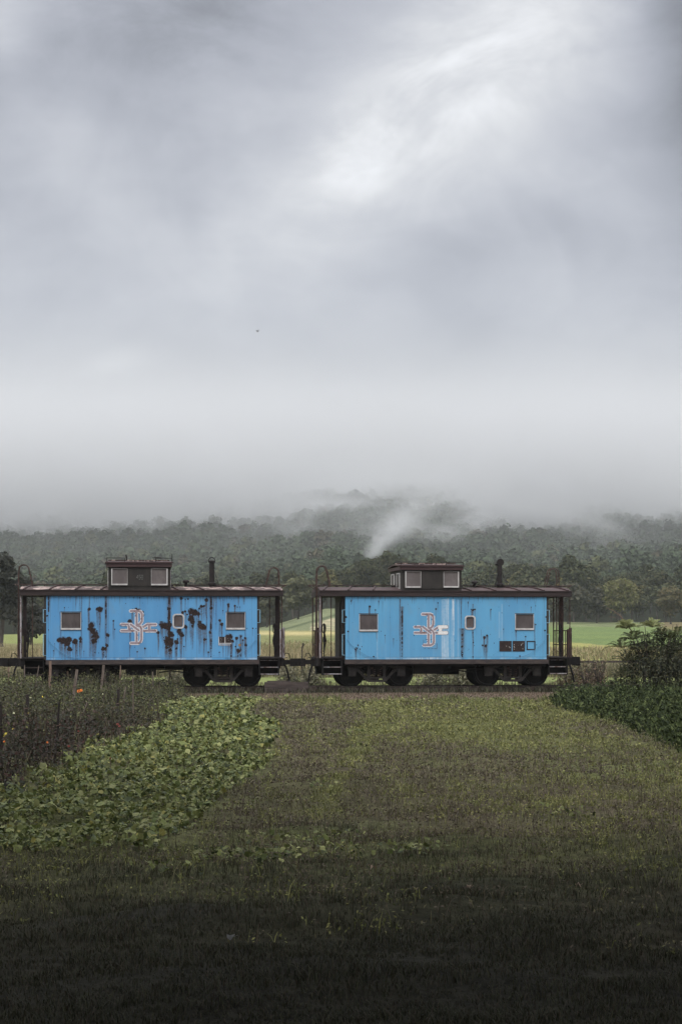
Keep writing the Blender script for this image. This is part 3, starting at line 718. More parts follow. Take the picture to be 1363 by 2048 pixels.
def seg_d(U, Z, p, q):
    px, pz = p; qx, qz = q; vx, vz = qx-px, qz-pz; L2 = vx*vx+vz*vz+1e-9
    t = np.clip(((U-px)*vx + (Z-pz)*vz) / L2, 0, 1)
    return np.sqrt((U-px-t*vx)**2 + (Z-pz-t*vz)**2)
def emblem(car, parent):
    """the interlocked railway monogram: an upright letter crossed by a wide one"""
    if car == 'A':
        T = lambda x, y: uz('A', 230 + x/13.63, 1205 + y/13.63)
        B = [[(430,232),(640,232),(705,255),(735,310),(735,510),(690,580),(620,612)], [(590,235),(590,1105)], [(640,640),(700,660),(722,720),(722,1000),(700,1070),(640,1108),(440,1108)]]
        Ms = [[(180,598),(430,598)], [(180,768),(560,768)], [(385,598),(385,768)], [(1110,600),(880,600),(735,690)], [(1110,770),(735,770)], [(930,600),(930,770)]]
        D = [[(430,600),(650,760)]]
        lo, hi = (100, 130), (1200, 1180)
    else:
        T = lambda x, y: uz('B', 815 + x/13.63, 1215 + y/13.63)
        B = [[(400,182),(610,182),(660,205),(687,250),(690,450),(665,520),(610,560)], [(562,185),(562,1025)], [(600,590),(670,640),(705,700),(705,930),(690,990),(620,1028),(430,1028)]]
        Ms = [[(190,530),(400,530)], [(190,690),(540,690)], [(365,530),(365,690)], [(1050,530),(840,530),(700,620)], [(1050,690),(740,690)], [(885,530),(885,690)]]
        D = [[(410,530),(625,690)]]
        lo, hi = (100, 90), (1140, 1180)
    a = T(lo[0], hi[1]); b = T(hi[0], lo[1]); s_ = .0065
    nu, nv = int((b[0]-a[0])/s_), int((b[1]-a[1])/s_)
    U, Z = np.meshgrid(a[0] + np.arange(nu)*s_, a[1] + np.arange(nv)*s_)
    rs = np.random.RandomState(3 if car == 'A' else 4); nz = fbm(U.shape, 12, rs, 4)
    def dist(strokes):
        d = np.full(U.shape, 9.0)
        for s in strokes:
            for p, q in zip(s[:-1], s[1:]): d = np.minimum(d, seg_d(U, Z, T(*p), T(*q)))
        return d
    hf, ho = .036, .058
    kind = np.zeros(U.shape, int)                 # 0 none, 1 white outline, 2 fill, 3 white fill, 4 dark line
    dm, db, dd = dist(Ms), dist(B), dist(D)
    right = U > T(820 if car == 'B' else 5000, 0)[0]
    if car == 'B': kind[(dm < .070) & right & (dm > .05)] = 4
    if car == 'A': kind[(dm < .070) & (dm > .05) & ((U < T(360, 0)[0]) | (U > T(850, 0)[0])) & (nz > -.06)] = 4
    kind[np.minimum(dm, db) < ho] = 1; kind[(dm < hf)] = 2
    kind[(db < ho)] = 1; kind[db < hf] = 2; kind[(db < ho) & (dm < hf) & (kind == 1) & (U > T(760, 0)[0])] = 2
    kind[dd < ho] = 1; kind[dd < hf] = 2
    if car == 'B':
        kind[right & (dm < ho)] = 3
        for (p, q) in (((430,872),(790,872)),((790,872),(790,1122)),((790,1122),(430,1122)),((425,872),(425,1122))):
            kind[(seg_d(U, Z, T(*p), T(*q)) < .008) & (nz > -.02) & (kind == 0)] = 4
    out_gone = (kind == 1) & (nz > .17); kind[out_gone] = 0
    colr = np.zeros(U.shape + (3,)); fill = np.array([.27, .215, .24]) if car == 'A' else np.array([.26, .21, .235])
    colr[kind == 1] = (.66, .66, .68); colr[kind == 2] = fill; colr[kind == 3] = (.72, .72, .71); colr[kind == 4] = (.05, .055, .08)
    br = np.clip(nz * 5 - .55, 0, 1)[..., None] * (kind == 2)[..., None]
    colr = colr * (1 - br) + np.array([.17, .085, .055]) * br
    keep = kind > 0
    # each kept sample becomes a small quad with its own corners, so that colours stay crisp
    u, z, c = U[keep], Z[keep], colr[keep]; h = s_/2
    V = np.stack([np.stack([u+i*h, np.full_like(u, -.007), z+j*h], -1) for i, j in ((-1,-1),(1,-1),(1,1),(-1,1))], 1).reshape(-1, 3)
    me = np_mesh('emblem', V, np.arange(len(V)).reshape(-1, 4), {'paint': np.repeat(c, 4, 0)})
    o = link('emblem', me, MT['emblem'], parent)
    o['label'] = 'interlocked monogram with mauve fill and white outline' if car == 'A' else 'monogram whose right arm is repainted white'
    return o

def window(name, parent, u0, u1, z0, z1_, mat_f, fw=.035, sill=.07, y=0.0, rounded=False, pane='glass', arms=(1, 1, 1, 1), label=None):
    """frame (left, right, bottom, top) standing proud with a recessed pane"""
    b = MB(); Lf, Rt, Bt, Tp = arms
    if rounded:
        r = min(u1-u0, z1_-z0) * .28; pts = []
        for cxx, czz, a0 in ((u1-r, z1_-r, 0), (u0+r, z1_-r, 90), (u0+r, z0+r, 180), (u1-r, z0+r, 270)):
            for k in range(6): a = R(a0 + k*18); pts.append((cxx + r*math.cos(a), czz + r*math.sin(a)))
        n_ = len(pts); cx_, cz_ = (u0+u1)/2, (z0+z1_)/2; vs = []; s2 = 1 - fw*2/(u1-u0)
        for yy in (y-.02, y+.04):
            for q, (x, z) in enumerate(pts): vs.append((x, yy, z))
            for q, (x, z) in enumerate(pts): vs.append((cx_+(x-cx_)*s2, yy, cz_+(z-cz_)*(1 - fw*2/(z1_-z0))))
        fs = []
        for q in range(n_):
            p_ = (q+1) % n_
            fs += [(q, p_, n_+p_, n_+q), (2*n_+q, 3*n_+q, 3*n_+p_, 2*n_+p_), (q, 2*n_+q, 2*n_+p_, p_), (n_+q, n_+p_, 3*n_+p_, 3*n_+q)]
        b.add(vs, fs); o = b.build(name, mat_f, parent)
        g = MB().add([(cx_+(x-cx_)*s2*1.02, y+.02, cz_+(z-cz_)*.97) for x, z in pts], [tuple(range(n_))[::-1]]).build('pane', MT[pane], o)
        return o
    if Lf: b.box((u0, y-.022, z0), (u0+fw*Lf, y+.05, z1_))
    if Rt: b.box((u1-fw*Rt, y-.022, z0), (u1, y+.05, z1_))
    if Bt: b.box((u0+fw*Lf, y-.034, z0), (u1-fw*Rt, y+.05, z0+sill*Bt))
    if Tp: b.box((u0+fw*Lf, y-.020, z1_-fw*.6*Tp), (u1-fw*Rt, y+.05, z1_))
    o = b.build(name, mat_f, parent)
    if label: o['label'] = label
    MB().box((u0+.005, y+.022, z0+.005), (u1-.005, y+.03, z1_-.005)).build('pane', MT[pane], o)
    d = MB().box((u0-.012, y-.004, z1_+.002), (u1+.012, y+.004, z1_+.02)); d.box((u0-.012, y-.004, z0-.02), (u1+.012, y+.004, z0-.002))
    d.build('gasket', MT['black_iron'], o)
    return o

def truck(parent, uc):
    b = MB().box((uc-.22, .35, .42), (uc+.22, Wb-.35, .66)); b.box((uc-.13, .25, .60), (uc+.13, Wb-.25, .80))
    b.beam((uc-.86, .8, .5), (uc+.86, .8, .5), .08, .12); b.beam((uc-.86, Wb-.8, .5), (uc+.86, Wb-.8, .5), .08, .12)
    t = b.build('truck', MT['underframe'], parent)
    for y0, sgn in ((.36, -1), (Wb-.36, 1)):
        f = MB()
        lo = [(uc-.98, .56), (uc-.62, .56), (uc-.30, .20), (uc+.30, .20), (uc+.62, .56), (uc+.98, .56)]
        hi = [(uc-.98, .66), (uc-.60, .67), (uc-.32, .80), (uc+.32, .80), (uc+.60, .67), (uc+.98, .66)]
        for L_ in (lo, hi):
            for p, q in zip(L_[:-1], L_[1:]): f.beam((p[0], y0, p[1]), (q[0], y0, q[1]), .10, .085)
        for dx_ in (-.27, .27): f.beam((uc+dx_, y0, .20), (uc+dx_, y0, .80), .12, .10, up=(1, 0, 0))
        for dx_ in (-.86, .86):
            f.box((uc+dx_-.13, y0-.12, .36), (uc+dx_+.13, y0+.10, .66)); f.box((uc+dx_-.10, y0-.15, .40), (uc+dx_+.10, y0-.12, .60))
            f.box((uc+dx_-.15, y0-.09, .61), (uc+dx_+.15, y0+.09, .71))
        f.beam((uc-.25, y0, .30), (uc+.25, y0, .30), .16, .05)
        f.build('side_frame', MT['truck_frame'], t)
        sp = MB()
        for dx_ in (-.10, .10):
            sp.tube([(uc+dx_ + .055*math.cos(k*.9), y0 + .055*math.sin(k*.9), .33 + k*.0095) for k in range(30)], .013, 5)
        sp.box((uc-.2, y0-.07, .60), (uc+.2, y0+.07, .68))
        sp.build('spring', MT['rust'], t)
    for dx_ in (-.86, .86):
        for y0, s_ in ((.66, -1), (Wb-.66, 1)):
            w_ = MB().lathe([(.05, -.10*1), (.10, -.09), (.12, -.03), (.36, .0), (.39, -.05), (.452, -.05), (.455, .045), (.478, .055), (.478, .085), (.10, .085)], (uc+dx_, y0, .452), 'Y', 36)
            if s_ > 0:
                w_.v = [(x, 2*y0 - y, z) for x, y, z in w_.v]
            w_.build('wheel', MT['underframe'], t)
        MB().tube([(uc+dx_, .4, .452), (uc+dx_, Wb-.4, .452)], .07, 12).build('axle', MT['underframe'], t)
    return t

def caboose(car, label):
    global Lb
    A_ = car == 'A'; Lb = 7.16 if A_ else 7.06
    root = empty('caboose', (*CARS[car], 0), TH); tag(root, label, 'caboose', 'blue cabooses on the track')
    blue = MT['blue_a' if A_ else 'blue_b']
    def rect(x0, x1, y0, y1): (a, t), (b, bt) = uz(car, x0, y0), uz(car, x1, y1); return (round(a, 2), round(b, 2), round(bt, 2), round(t, 2))
    if A_: wins = [rect(122, 162.5, 1224.5, 1259.5), rect(451.5, 490.5, 1224.5, 1259)]; small = rect(345.5, 369, 1227.5, 1257.5)
    else: wins = [rect(717.5, 755, 1228, 1262.5), rect(1029.5, 1066.5, 1227.5, 1260)]; small = rect(928.5, 950, 1231, 1259)
    ins = lambda h, m_: (h[0]+m_, h[1]-m_, h[2]+m_, h[3]-m_)
    pn = panel(car, 'side_panel', [ins(h, .015) for h in wins] + [ins(small, .055)])
    link('side_panel', pn, blue, root)['label'] = 'rust blistered blue side with dark run-off marks' if A_ else 'cleaner blue side with chalky white streaks'
    MB().box((0, Wb-.03, ZB), (Lb, Wb, ZT)).build('side_panel', blue, root)
    body = MB().box((.0, .06, ZB-.02), (Lb, Wb-.035, ZT+.06))
    body.build('inner_body', MT['underframe'], root)
    # end walls stand a little outside the side sheet, with corner posts
    for s_, u in ((-1, 0), (1, Lb)):
        e = MB(); x0, x1 = (u-.05, u-.003) if s_ < 0 else (u+.003, u+.05)
        e.box((x0, .04, ZB), (x1, Wb-.04, ZT+.05)); e.box((x0-.03 if s_ < 0 else x0, .02, ZB), (x1 if s_ < 0 else x1+.03, .12, ZT))
        ew = e.build('end_wall', MT['cupola'], root)
        dx0, dx1 = (u-.085, u-.053) if s_ < 0 else (u+.053, u+.085)
        d = MB().box((dx0, 1.05, ZB+.08), (dx1, 1.80, ZB+2.0)); d.build('door', MT['fascia'], root)
    for h in wins: window('window', root, *h, MT['frame_white'], .026, .060, arms=(.8, .6, 1, .25))
    window('window', root, *small, MT['frame_white'], .045, rounded=True, pane='glass_dark')['label'] = 'small round cornered window'
    emblem(car, root)
    # side sill and underframe
    MB().box((-.02, -.015, ZS0), (Lb+.07, .07, ZB-.004)).box((-.02, -.03, ZS0), (Lb+.07, -.015, ZS0+.02)).build('side_sill', MT['sill'], root)
    MB().box((-.02, Wb-.07, ZS0), (Lb+.07, Wb+.01, ZB-.004)).build('side_sill', MT['sill'], root)
    u_ = MB().box((-.9, 1.15, .62), (Lb+.9, 1.70, .90)); u_.box((0, .09, .72), (Lb, Wb-.09, .94))
    if A_:
        a = uz(car, 255, 1330); b = uz(car, 313, 1351)
    else:
        a = uz(car, 829, 1330); b = uz(car, 889, 1348)
    u_.box((a[0], .35, b[1]), (b[0], 1.4, .74))
    u_.box((b[0]+.3, .5, .60), (b[0]+.9, 1.2, .74)); u_.tube([(b[0]+.1, .5, .50), (b[0]+.5, .5, .56), (b[0]+1.1, .5, .48), (b[0]+1.3, .6, .66)], .022, 6)
    u_.tube([(1.9, .45, .62), (b[0]+1.8, .45, .60)], .02, 6); u_.lathe([(.02, -.42), (.16, -.40), (.17, .38), (.02, .42)], (3.1 if A_ else 3.9, 1.95, .55), 'X', 16)
    u_.build('underframe', MT['underframe'], root)
    truck(root, 1.13); truck(root, Lb - 1.13)
    # roof: arched sheet with ribs, running board, fascia
    ro = .88; x0, x1 = -ro, Lb+ro; prof = []
    for k in range(15):
        t = k/14; y = -.07 + (Wb+.14)*t; prof.append((y, 3.325 + .155*(1-(2*t-1)**2)))
    (cu0, _), (cu1, _) = (uz(car, 217, 1150), uz(car, 341, 1150)) if A_ else (uz(car, 802.5, 1150), uz(car, 922, 1150))
    nxs = 60; vs = []; fs = []
    rr = random.Random(4 if A_ else 9)
    for i_ in range(nxs+1):
        x = x0 + (x1-x0)*i_/nxs
        for (y, z) in prof: vs.append((x, y, z + rr.uniform(-.004, .004)))
    m_ = len(prof)
    for i_ in range(nxs):
        for k in range(m_-1): fs.append((i_*m_+k, (i_+1)*m_+k, (i_+1)*m_+k+1, i_*m_+k+1))
    rb = MB().add(vs, fs)
    off = len(rb.v)
    rb.add([(x0, y, z) for y, z in prof] + [(x0, prof[-1][0], 3.29), (x0, prof[0][0], 3.29)], [tuple(range(m_+2))])
    rb.add([(x1, y, z) for y, z in prof] + [(x1, prof[-1][0], 3.29), (x1, prof[0][0], 3.29)], [tuple(range(m_+2))[::-1]])
    rb.add([(x0, -.05, 3.17), (x1, -.05, 3.17), (x1, Wb+.05, 3.17), (x0, Wb+.05, 3.17)], [(0, 3, 2, 1)])
    rf = rb.build('roof', MT['roof_peel' if A_ else 'roof'], root)
    ribs = MB()
    for k in range(11):
        x = x0 + .12 + k*(x1-x0-.24)/10
        if cu0-.15 < x < cu1+.1: continue
        lean = .42 if x > cu1 else -.30
        for (ya, za), (yb, zb) in zip(prof[:7], prof[1:8]):
            ta, tb = (ya+.07)/1.5, (yb+.07)/1.5
            ribs.beam((x-lean*ta, ya, za+.015), (x-lean*tb, yb, zb+.015), .055, .05)
    ribs.build('roof_rib', MT['roof'], rf)['kind'] = 'stuff'
    fa_ = MB().box((x0-.01, -.075, 3.135), (x1+.01, -.045, 3.31)); fa_.box((x0-.02, -.10, 3.30), (x1+.02, -.04, 3.335)); fa_.box((x0, -.06, 3.125), (x1, .02, 3.16))
    fa_.box((x0-.012, -.04, 3.14), (x0+.02, Wb+.04, 3.31)); fa_.box((x1-.02, -.04, 3.14), (x1+.012, Wb+.04, 3.31)); fa_.box((x0-.01, Wb+.045, 3.14), (x1+.01, Wb+.075, 3.33))
    fa_.build('fascia', MT['fascia'], rf)
    for xa, xb in ((x0-.02, cu0), (cu1, x1+.02)):
        r_ = MB()
        for q in range(3): r_.box((xa-(.17 if xa < 0 else 0), 1.2+q*.19, 3.525), (xb+(.17 if xb > Lb else 0), 1.37+q*.19, 3.555))
        nb = 5
        for q in range(nb):
            xx = xa + .1 + (xb-xa-.2)*q/(nb-1); r_.beam((xx, 1.15, 3.508), (xx, 1.8, 3.508), .04, .04); r_.beam((xx, 1.2, 3.46), (xx, 1.2, 3.53), .03, .03)
        r_.build('running_board', MT['wood'], root)
        # thin edge rail of the board
    for s_, xx in ((-1, x0), (1, x1)):
        e1 = MB()
        e1.beam((xx+s_*.22, .95, 3.54), (xx+s_*.22, 1.95, 3.54), .03, .03)
        for yy in (.95, 1.95): e1.beam((xx+s_*.22, yy, 3.54), (xx+s_*.0, yy, 3.42), .025, .025); e1.beam((xx+s_*.22, yy, 3.54), (xx-s_*.3, yy, 3.54), .02, .02)
        e1.build('running_board_bracket', MT['rust'], root)
    # cupola
    zc = uz(car, 280, 1133.5)[1] if A_ else uz(car, 860, 1139.5)[1]
    cb = MB().box((cu0, -.012, 3.16), (cu1, Wb+.012, zc))
    zw0 = (uz(car, 280, 1171)[1] if A_ else uz(car, 860, 1176.3)[1])
    cp = cb.build('cupola', MT['cupola'], root)
    a, b = (uz(car, 256.5, 1150)[0], uz(car, 301.5, 1150)[0]) if A_ else (uz(car, 841, 1150)[0], uz(car, 886, 1150)[0])
    MB().box((a, -.026, zw0), (b, -.013, zc-.03)).box((a-.03, -.03, zw0-.03), (b+.03, -.013, zw0-.005)).build('cupola_panel', MT['cupola'], cp)
    if A_: W2 = [rect(222.7, 255.6, 1137.2, 1170.6), rect(302.3, 335.4, 1137.2, 1170.8)]
    else: W2 = [rect(809.3, 840.6, 1142.8, 1175.5), rect(885.6, 916.6, 1143.5, 1175.5)]
    window('window', cp, *W2[0], MT['frame_white'], .036, .05, y=-.046, pane='glass_up', arms=(1, .25, 1, .2))
    window('window', cp, *W2[1], MT['frame_white'], .036, .05, y=-.046, pane='glass_up', arms=(.3, 1, 1, .2))
    for s_, u in ((-1, cu0), (1, cu1)):
        for ya, yb in ((.35, 1.15), (1.70, 2.5)):
            f = MB(); xa, xb = (u-.03, u-.002) if s_ < 0 else (u+.002, u+.03)
            for (p, q, c, d) in ((ya, ya+.07, zw0-.05, zc-.1), (yb-.07, yb, zw0-.05, zc-.1), (ya+.07, yb-.07, zw0-.05, zw0+.03), (ya+.07, yb-.07, zc-.13, zc-.1)): f.box((xa, p, c), (xb, q, d))
            o = f.build('window', MT['frame_white'], cp)
            MB().box((xa+.008, ya+.07, zw0+.03), (xb-.006, yb-.07, zc-.13)).build('pane', MT['glass'], o)
    # cupola roof
    tz = (uz(car, 280, 1122.0)[1] if A_ else uz(car, 860, 1128.5)[1])
    o0, o1 = .09, .07; vs = []; pr2 = [(-.09, tz-.03), (.5, tz+.0), (1.0, tz+.03), (Wb/2, tz+.04), (Wb-1.0, tz+.03), (Wb-.5, tz+.0), (Wb+.09, tz-.03)]
    lo2 = [(y, z-.05) for y, z in pr2]
    cr = MB(); k2 = len(pr2)
    for x in (cu0-o0, cu1+o1): vs += [(x, y, z) for y, z in pr2] + [(x, y, z) for y, z in lo2]
    fs = []
    for k in range(k2-1): fs += [(k, 2*k2+k, 2*k2+k+1, k+1), (k2+k, k2+k+1, 3*k2+k+1, 3*k2+k)]
    fs += [(0, k2, 3*k2, 2*k2), (k2-1, 3*k2-1, 4*k2-1, 2*k2-1)]
    for k in range(k2-1): fs += [(k, k+1, k2+k+1, k2+k), (2*k2+k, 3*k2+k, 3*k2+k+1, 2*k2+k+1)]
    cr.add(vs, fs)
    crf = cr.build('cupola_roof', MT['roof'], cp)
    f2 = MB().box((cu0-.07, -.085, zc-.01), (cu1+.05, -.02, tz-.085)); f2.box((cu0-.11, -.115, tz-.082), (cu1+.09, -.05, tz-.04))
    f2.box((cu0-.07, -.018, zc-.01), (cu0-.03, Wb+.06, tz-.08)); f2.box((cu1+.02, -.018, zc-.01), (cu1+.05, Wb+.06, tz-.08))
    f2.build('cupola_fascia', MT['fascia_up'], cp)
    g = MB()
    spans = ([(cu0-.05, cu0+.55), (cu1-.5, cu1+.05)] if A_ else [(cu0-.02, cu0+.45), (cu1-.55, cu1+.05)])
    for (a, b) in spans:
        zz = tz + (.10 if A_ else .07)
        g.tube([(a, -.03, zz), (b, -.03, zz)], .013, 6)
        for x in (a, b): g.tube([(x, -.03, tz-.04), (x, -.03, zz+.01)], .012, 6)
        g.tube([(a, -.03, zz), (a, Wb*.45, zz+.07)], .012, 6)
    if A_:
        g.tube([(cu1+.06, -.02, tz), (cu1+.05, -.02, tz+.24)], .012, 6); g.tube([(cu0+.62, .1, tz+.02), (cu0+.60, .1, tz+.22)], .025, 6); g.tube([(cu0-.12, -.05, tz-.12), (cu0-.02, -.05, tz-.03)], .02, 6)
        g.tube([(cu1-.55, .1, tz+.05), (cu1-.62, .1, tz+.14), (cu1-.3, .1, tz+.12)], .012, 6)
    g.build('roof_railing', MT['black_iron'], cp)
    rb3 = MB()
    for x in ([cu0+.75, cu0+1.5] if not A_ else [cu0+1.0, cu0+1.5]):
        rb3.beam((x, -.05, tz), (x-.25, .9, tz+.04), .05, .04)
    rb3.beam((cu0, 1.2, tz+.07), (cu1, 1.2, tz+.07), .05, .03); rb3.beam((cu0, 1.6, tz+.07), (cu1, 1.6, tz+.07), .05, .03)
    rb3.build('cupola_roof_rib', MT['roof_peel'], cp)
    if A_:
        # road number 458 in thin painted strokes
        D = {'4': [((.75, 0), (.75, 1)), ((.75, 1), (0, .35)), ((0, .35), (1, .35))],
             '5': [((1, 1), (0, 1)), ((0, 1), (0, .55)), ((0, .55), (.8, .55)), ((.8, .55), (1, .35)), ((1, .35), (.85, 0)), ((.85, 0), (0, 0))],
             '8': [((0, 0), (1, 0)), ((1, 0), (1, 1)), ((1, 1), (0, 1)), ((0, 1), (0, 0)), ((0, .52), (1, .52))]}
        t = MB()
        for q, ch in enumerate('458'):
            ou, oz = uz(car, 273.2 + q*4.7, 1158.3)
            for (p, r) in D[ch]: t.beam((ou+p[0]*.062, -.029, oz+p[1]*.135), (ou+r[0]*.062, -.029, oz+r[1]*.135), .004, .017, up=(0, 0, 1))
        t.build('road_number', MT['stone_grey'], cp)
    # chimney
    uc = uz(car, 422.5, 1150, 1.4)[0] if A_ else uz(car, 994, 1150, 1.4)[0]
    ztop = uz(car, 422, 1125 if A_ else 1129, 1.4)[1]
    c = MB().lathe([(.10, 3.3), (.10, 3.52), (.135, 3.54), (.135, 3.60), (.092, 3.62), (.088, ztop-.25), (.094, ztop-.22), (.085, ztop)], (uc, 1.0, 0), 'Z', 18)
    ch = c.build('chimney', MT['black_iron'], root)
    k_ = MB()
    if A_:
        k_.lathe([(.115, ztop-.02), (.13, ztop+.03), (.10, ztop+.06)], (uc, 1.0, 0), 'Z', 18)
        k_.tube([(uc-.11, 1.0, ztop), (uc-.11, 1.0, ztop+.07), (uc-.06, 1.0, ztop+.15), (uc+.02, 1.0, ztop+.165), (uc+.09, 1.0, ztop+.12), (uc+.115, 1.0, ztop+.04)], .018, 6)
    else:
        k_.tube([(uc, 1.0, ztop-.02), (uc-.02, 1.0, ztop+.06), (uc-.10, 1.0, ztop+.07)], .06, 8); k_.lathe([(.125, -.07), (.125, .07)], (uc+.02, 1.0, ztop+.10), 'Y', 18)
        k_.tube([(uc-.16, 1.0, ztop+.02), (uc-.05, 1.0, ztop+.03)], .035, 8)
    k_.build('chimney_cap', MT['black_iron'], ch)
    gw = MB()
    for q in ((uc-.26, .7), (uc+.24, .7), (uc, 1.9)): gw.tube([(uc, 1.0, ztop-.05), (q[0], q[1], 3.5)], .008, 5)
    gw.build('guy_wire', MT['black_iron'], ch)
    v_ = MB(); vx = uz(car, 372 if A_ else 948, 1170, 1.0)[0]
    v_.lathe([(.05, 3.45), (.05, 3.60), (.11, 3.61), (.12, 3.66), (.07, 3.71), (.02, 3.72)], (vx, 1.0, 0), 'Z', 14).build('roof_vent', MT['black_iron'], root)
    # platforms, steps, couplers, railings and ladders at both ends
    for s_, u in ((-1, 0.0), (1, Lb)):
        X = lambda d: u + s_*d
        def bx(b, d0, d1, y0, y1, za, zb): b.box((min(X(d0), X(d1)), y0, za), (max(X(d0), X(d1)), y1, zb))
        p = MB(); bx(p, .06, .88, .10, Wb-.10, .98, 1.03); bx(p, .80, .93, .25, Wb-.25, .72, 1.0); bx(p, .08, .86, .95, 1.9, .80, .975)
        rn = random.Random(5)
        pl = p.build('platform', MT['black_iron'], root)
        for ya, dy in ((.02, 1), (Wb-.02, -1)):
            sp = MB()
            for q in range(3):
                zt = .90 - .235*q; y0, y1 = ya + dy*(.16*(2-q)) - (0 if dy > 0 else .25), ya + dy*(.16*(2-q)) + (.25 if dy > 0 else 0)
                bx(sp, .12, .74, y0, y1, zt, zt+.025)
                yr = y1 if dy > 0 else y0
                bx(sp, .12, .74, yr-.02, yr, zt-.235 if q < 2 else zt-.02, zt)
            for d in (.09, .745): bx(sp, d, d+.022, min(ya, ya+dy*.62), max(ya, ya+dy*.62), .40, 1.0)
            so_ = sp.build('step', MT['underframe'], root)
            ed = MB()
            for q in range(3):
                yy = ya + dy*(.16*(2-q)); bx(ed, .13, .73, yy-.006, yy+.006, .90-.235*q+.004, .90-.235*q+.032)
            ed.build('tread_edge', MT['sill'] if A_ and s_ < 0 else MT['pale_pipe'], so_)
        # coupler
        cpl = MB(); bx(cpl, .85, 1.05, 1.22, 1.62, .70, .96); bx(cpl, 1.0, 1.30, 1.30, 1.54, .76, .92)
        bx(cpl, 1.25, 1.42, 1.22, 1.50, .70, .97); bx(cpl, 1.36, 1.52, 1.46, 1.60, .70, .97)
        cpl.tube([(X(1.0), 1.7, 1.0), (X(1.12), 1.5, 1.16), (X(1.22), 1.45, 1.14), (X(1.26), 1.45, 1.0)], .016, 6)
        cpl.tube([(X(.9), .9, .98), (X(1.15), 1.35, 1.0)], .014, 6)
        c_ = cpl.build('coupler', MT['black_iron'], root)
        if (A_ and s_ < 0) or (not A_ and s_ > 0):
            bb = MB(); bx(bb, 1.0, 1.42, .95, 1.5, .74, 1.02) if not A_ else bx(bb, .9, 1.75, 1.15, 1.6, .72, 1.0)
            bx(bb, 1.36, 1.44, 1.0, 1.45, .70, 1.0); bb.build('coupler_head', MT['underframe'], c_)
        MB().tube([(X(1.02), 1.0, .80), (X(1.10), .95, .60), (X(1.16), .93, .36), (X(1.20), .92, .12)], .034, 7).build('air_hose', MT['underframe'], root)
        # posts and railing
        pm = MT['pale_pipe'] if s_ < 0 else MT['rust']
        pz = MB().tube([(X(.86), .12, 1.0), (X(.86), .12, 3.2)], .030 if s_ < 0 else .018, 8)
        pz.build('corner_post', pm, root)
        MB().tube([(X(.86), Wb-.12, 1.0), (X(.86), Wb-.12, 3.2)], .022, 8).build('corner_post', MT['rust'], root)
        MB().box((min(X(.70), X(.82)), .95, 1.0), (max(X(.70), X(.82)), 1.03, 3.2)).build('end_post', MT['fascia'] if A_ else MT['rust'], root)
        MB().tube([(X(.47), .5 if s_ > 0 else .2, 1.0), (X(.47), .5 if s_ > 0 else .2, 3.25)], .016, 6).build('stanchion', MT['rust'], root)
        for ya, yb, ys_ in ((.15, 1.0, (.30, .5, .72)), (1.85, Wb-.15, (2.1, 2.4))):
            r_ = MB()
            for z in (1.45, 1.95): r_.tube([(X(.84), ya, z), (X(.84), yb, z)], .018, 6)
            for y in ys_: r_.tube([(X(.84), y, 1.0), (X(.84), y, 1.95)], .014, 6)
            r_.build('end_railing', MT['rust'], root)
        gate = MB(); bx(gate, .80, .90, .16, .30, 1.0, 2.0); gate.tube([(X(.93), .35, 1.0), (X(.93), .35, 2.05)], .055, 8)
        gate.build('railing_post', MT['pale_pipe'] if (A_ and s_ > 0) else MT['rust'], root)
        if not (A_ and s_ < 0) or True:
            br = MB(); br.tube([(X(.66), .75, 1.0), (X(.66), .75, 2.2)], .022, 6)
            ring = [(X(.66) + .17*math.cos(t*math.pi/8)*.45, .75 + .17*math.cos(t*math.pi/8)*.8, 2.02 + .17*math.sin(t*math.pi/8)) for t in range(17)]
            br.tube(ring, .014, 6)
            for t in (0, 5, 11): br.tube([(X(.66), .75, 2.02), ring[t]], .010, 5)
            br.tube([(X(.62), .7, 2.15), (X(.66), .68, 1.9), (X(.60), .66, 1.6), (X(.68), .66, 1.2)], .024, 6)
            br.box((min(X(.60), X(.70)), .68, 1.55), (max(X(.60), X(.70)), .82, 1.72))
            br.build('brake_wheel', MT['black_iron'], root)
        y0 = .30 if s_ < 0 else Wb-.62
        ld = MB()
        for yy in (y0, y0+.38):
            pts = [(X(.95), yy, 1.0), (X(.95), yy, 3.75), (X(.94), yy, 4.0)]
            for k in range(1, 8):
                a = math.pi*k/8; pts.append((X(.77 + .17*math.cos(a)), yy, 4.02 + .17*math.sin(a)))
            pts += [(X(.59), yy, 3.98), (X(.50), yy, 3.62), (X(.48), yy, 3.46)]
            ld.tube(pts, .019, 6)
        lo_ = ld.build('ladder', MT['rust'], root)
        rg = MB()
        for q in range(7): rg.tube([(X(.95), y0, 1.2+q*.33), (X(.95), y0+.38, 1.2+q*.33)], .010, 5)
        rg.build('rung', MT['rust'], lo_)
        # grab irons beside the body corner and the curved hand rail low on the side
        for za, zb in ((2.22, 2.66), (1.10, 1.82)):
            gi = MB(); d = .10
            gi.tube([(X(.01), .03, za), (X(d), .0, za), (X(d), .0, zb), (X(.01), .03, zb)], .014, 6)
            gi.build('grab_iron', MT['blue_pipe'], root)
        arc = []
        for k in range(11):
            t = k/10; arc.append((X(-.05 - 1.02*t), -.03 - .035*math.sin(math.pi*t), ZB + .06 + .58*(1-math.sin(t*math.pi/2))**1.0 + (.05 if t < .05 else 0)))
        MB().tube(arc, .008, 6).tube([arc[-1], (arc[-1][0], .0, arc[-1][2])], .016, 6).build('hand_rail', MT['hand_rail'], root)
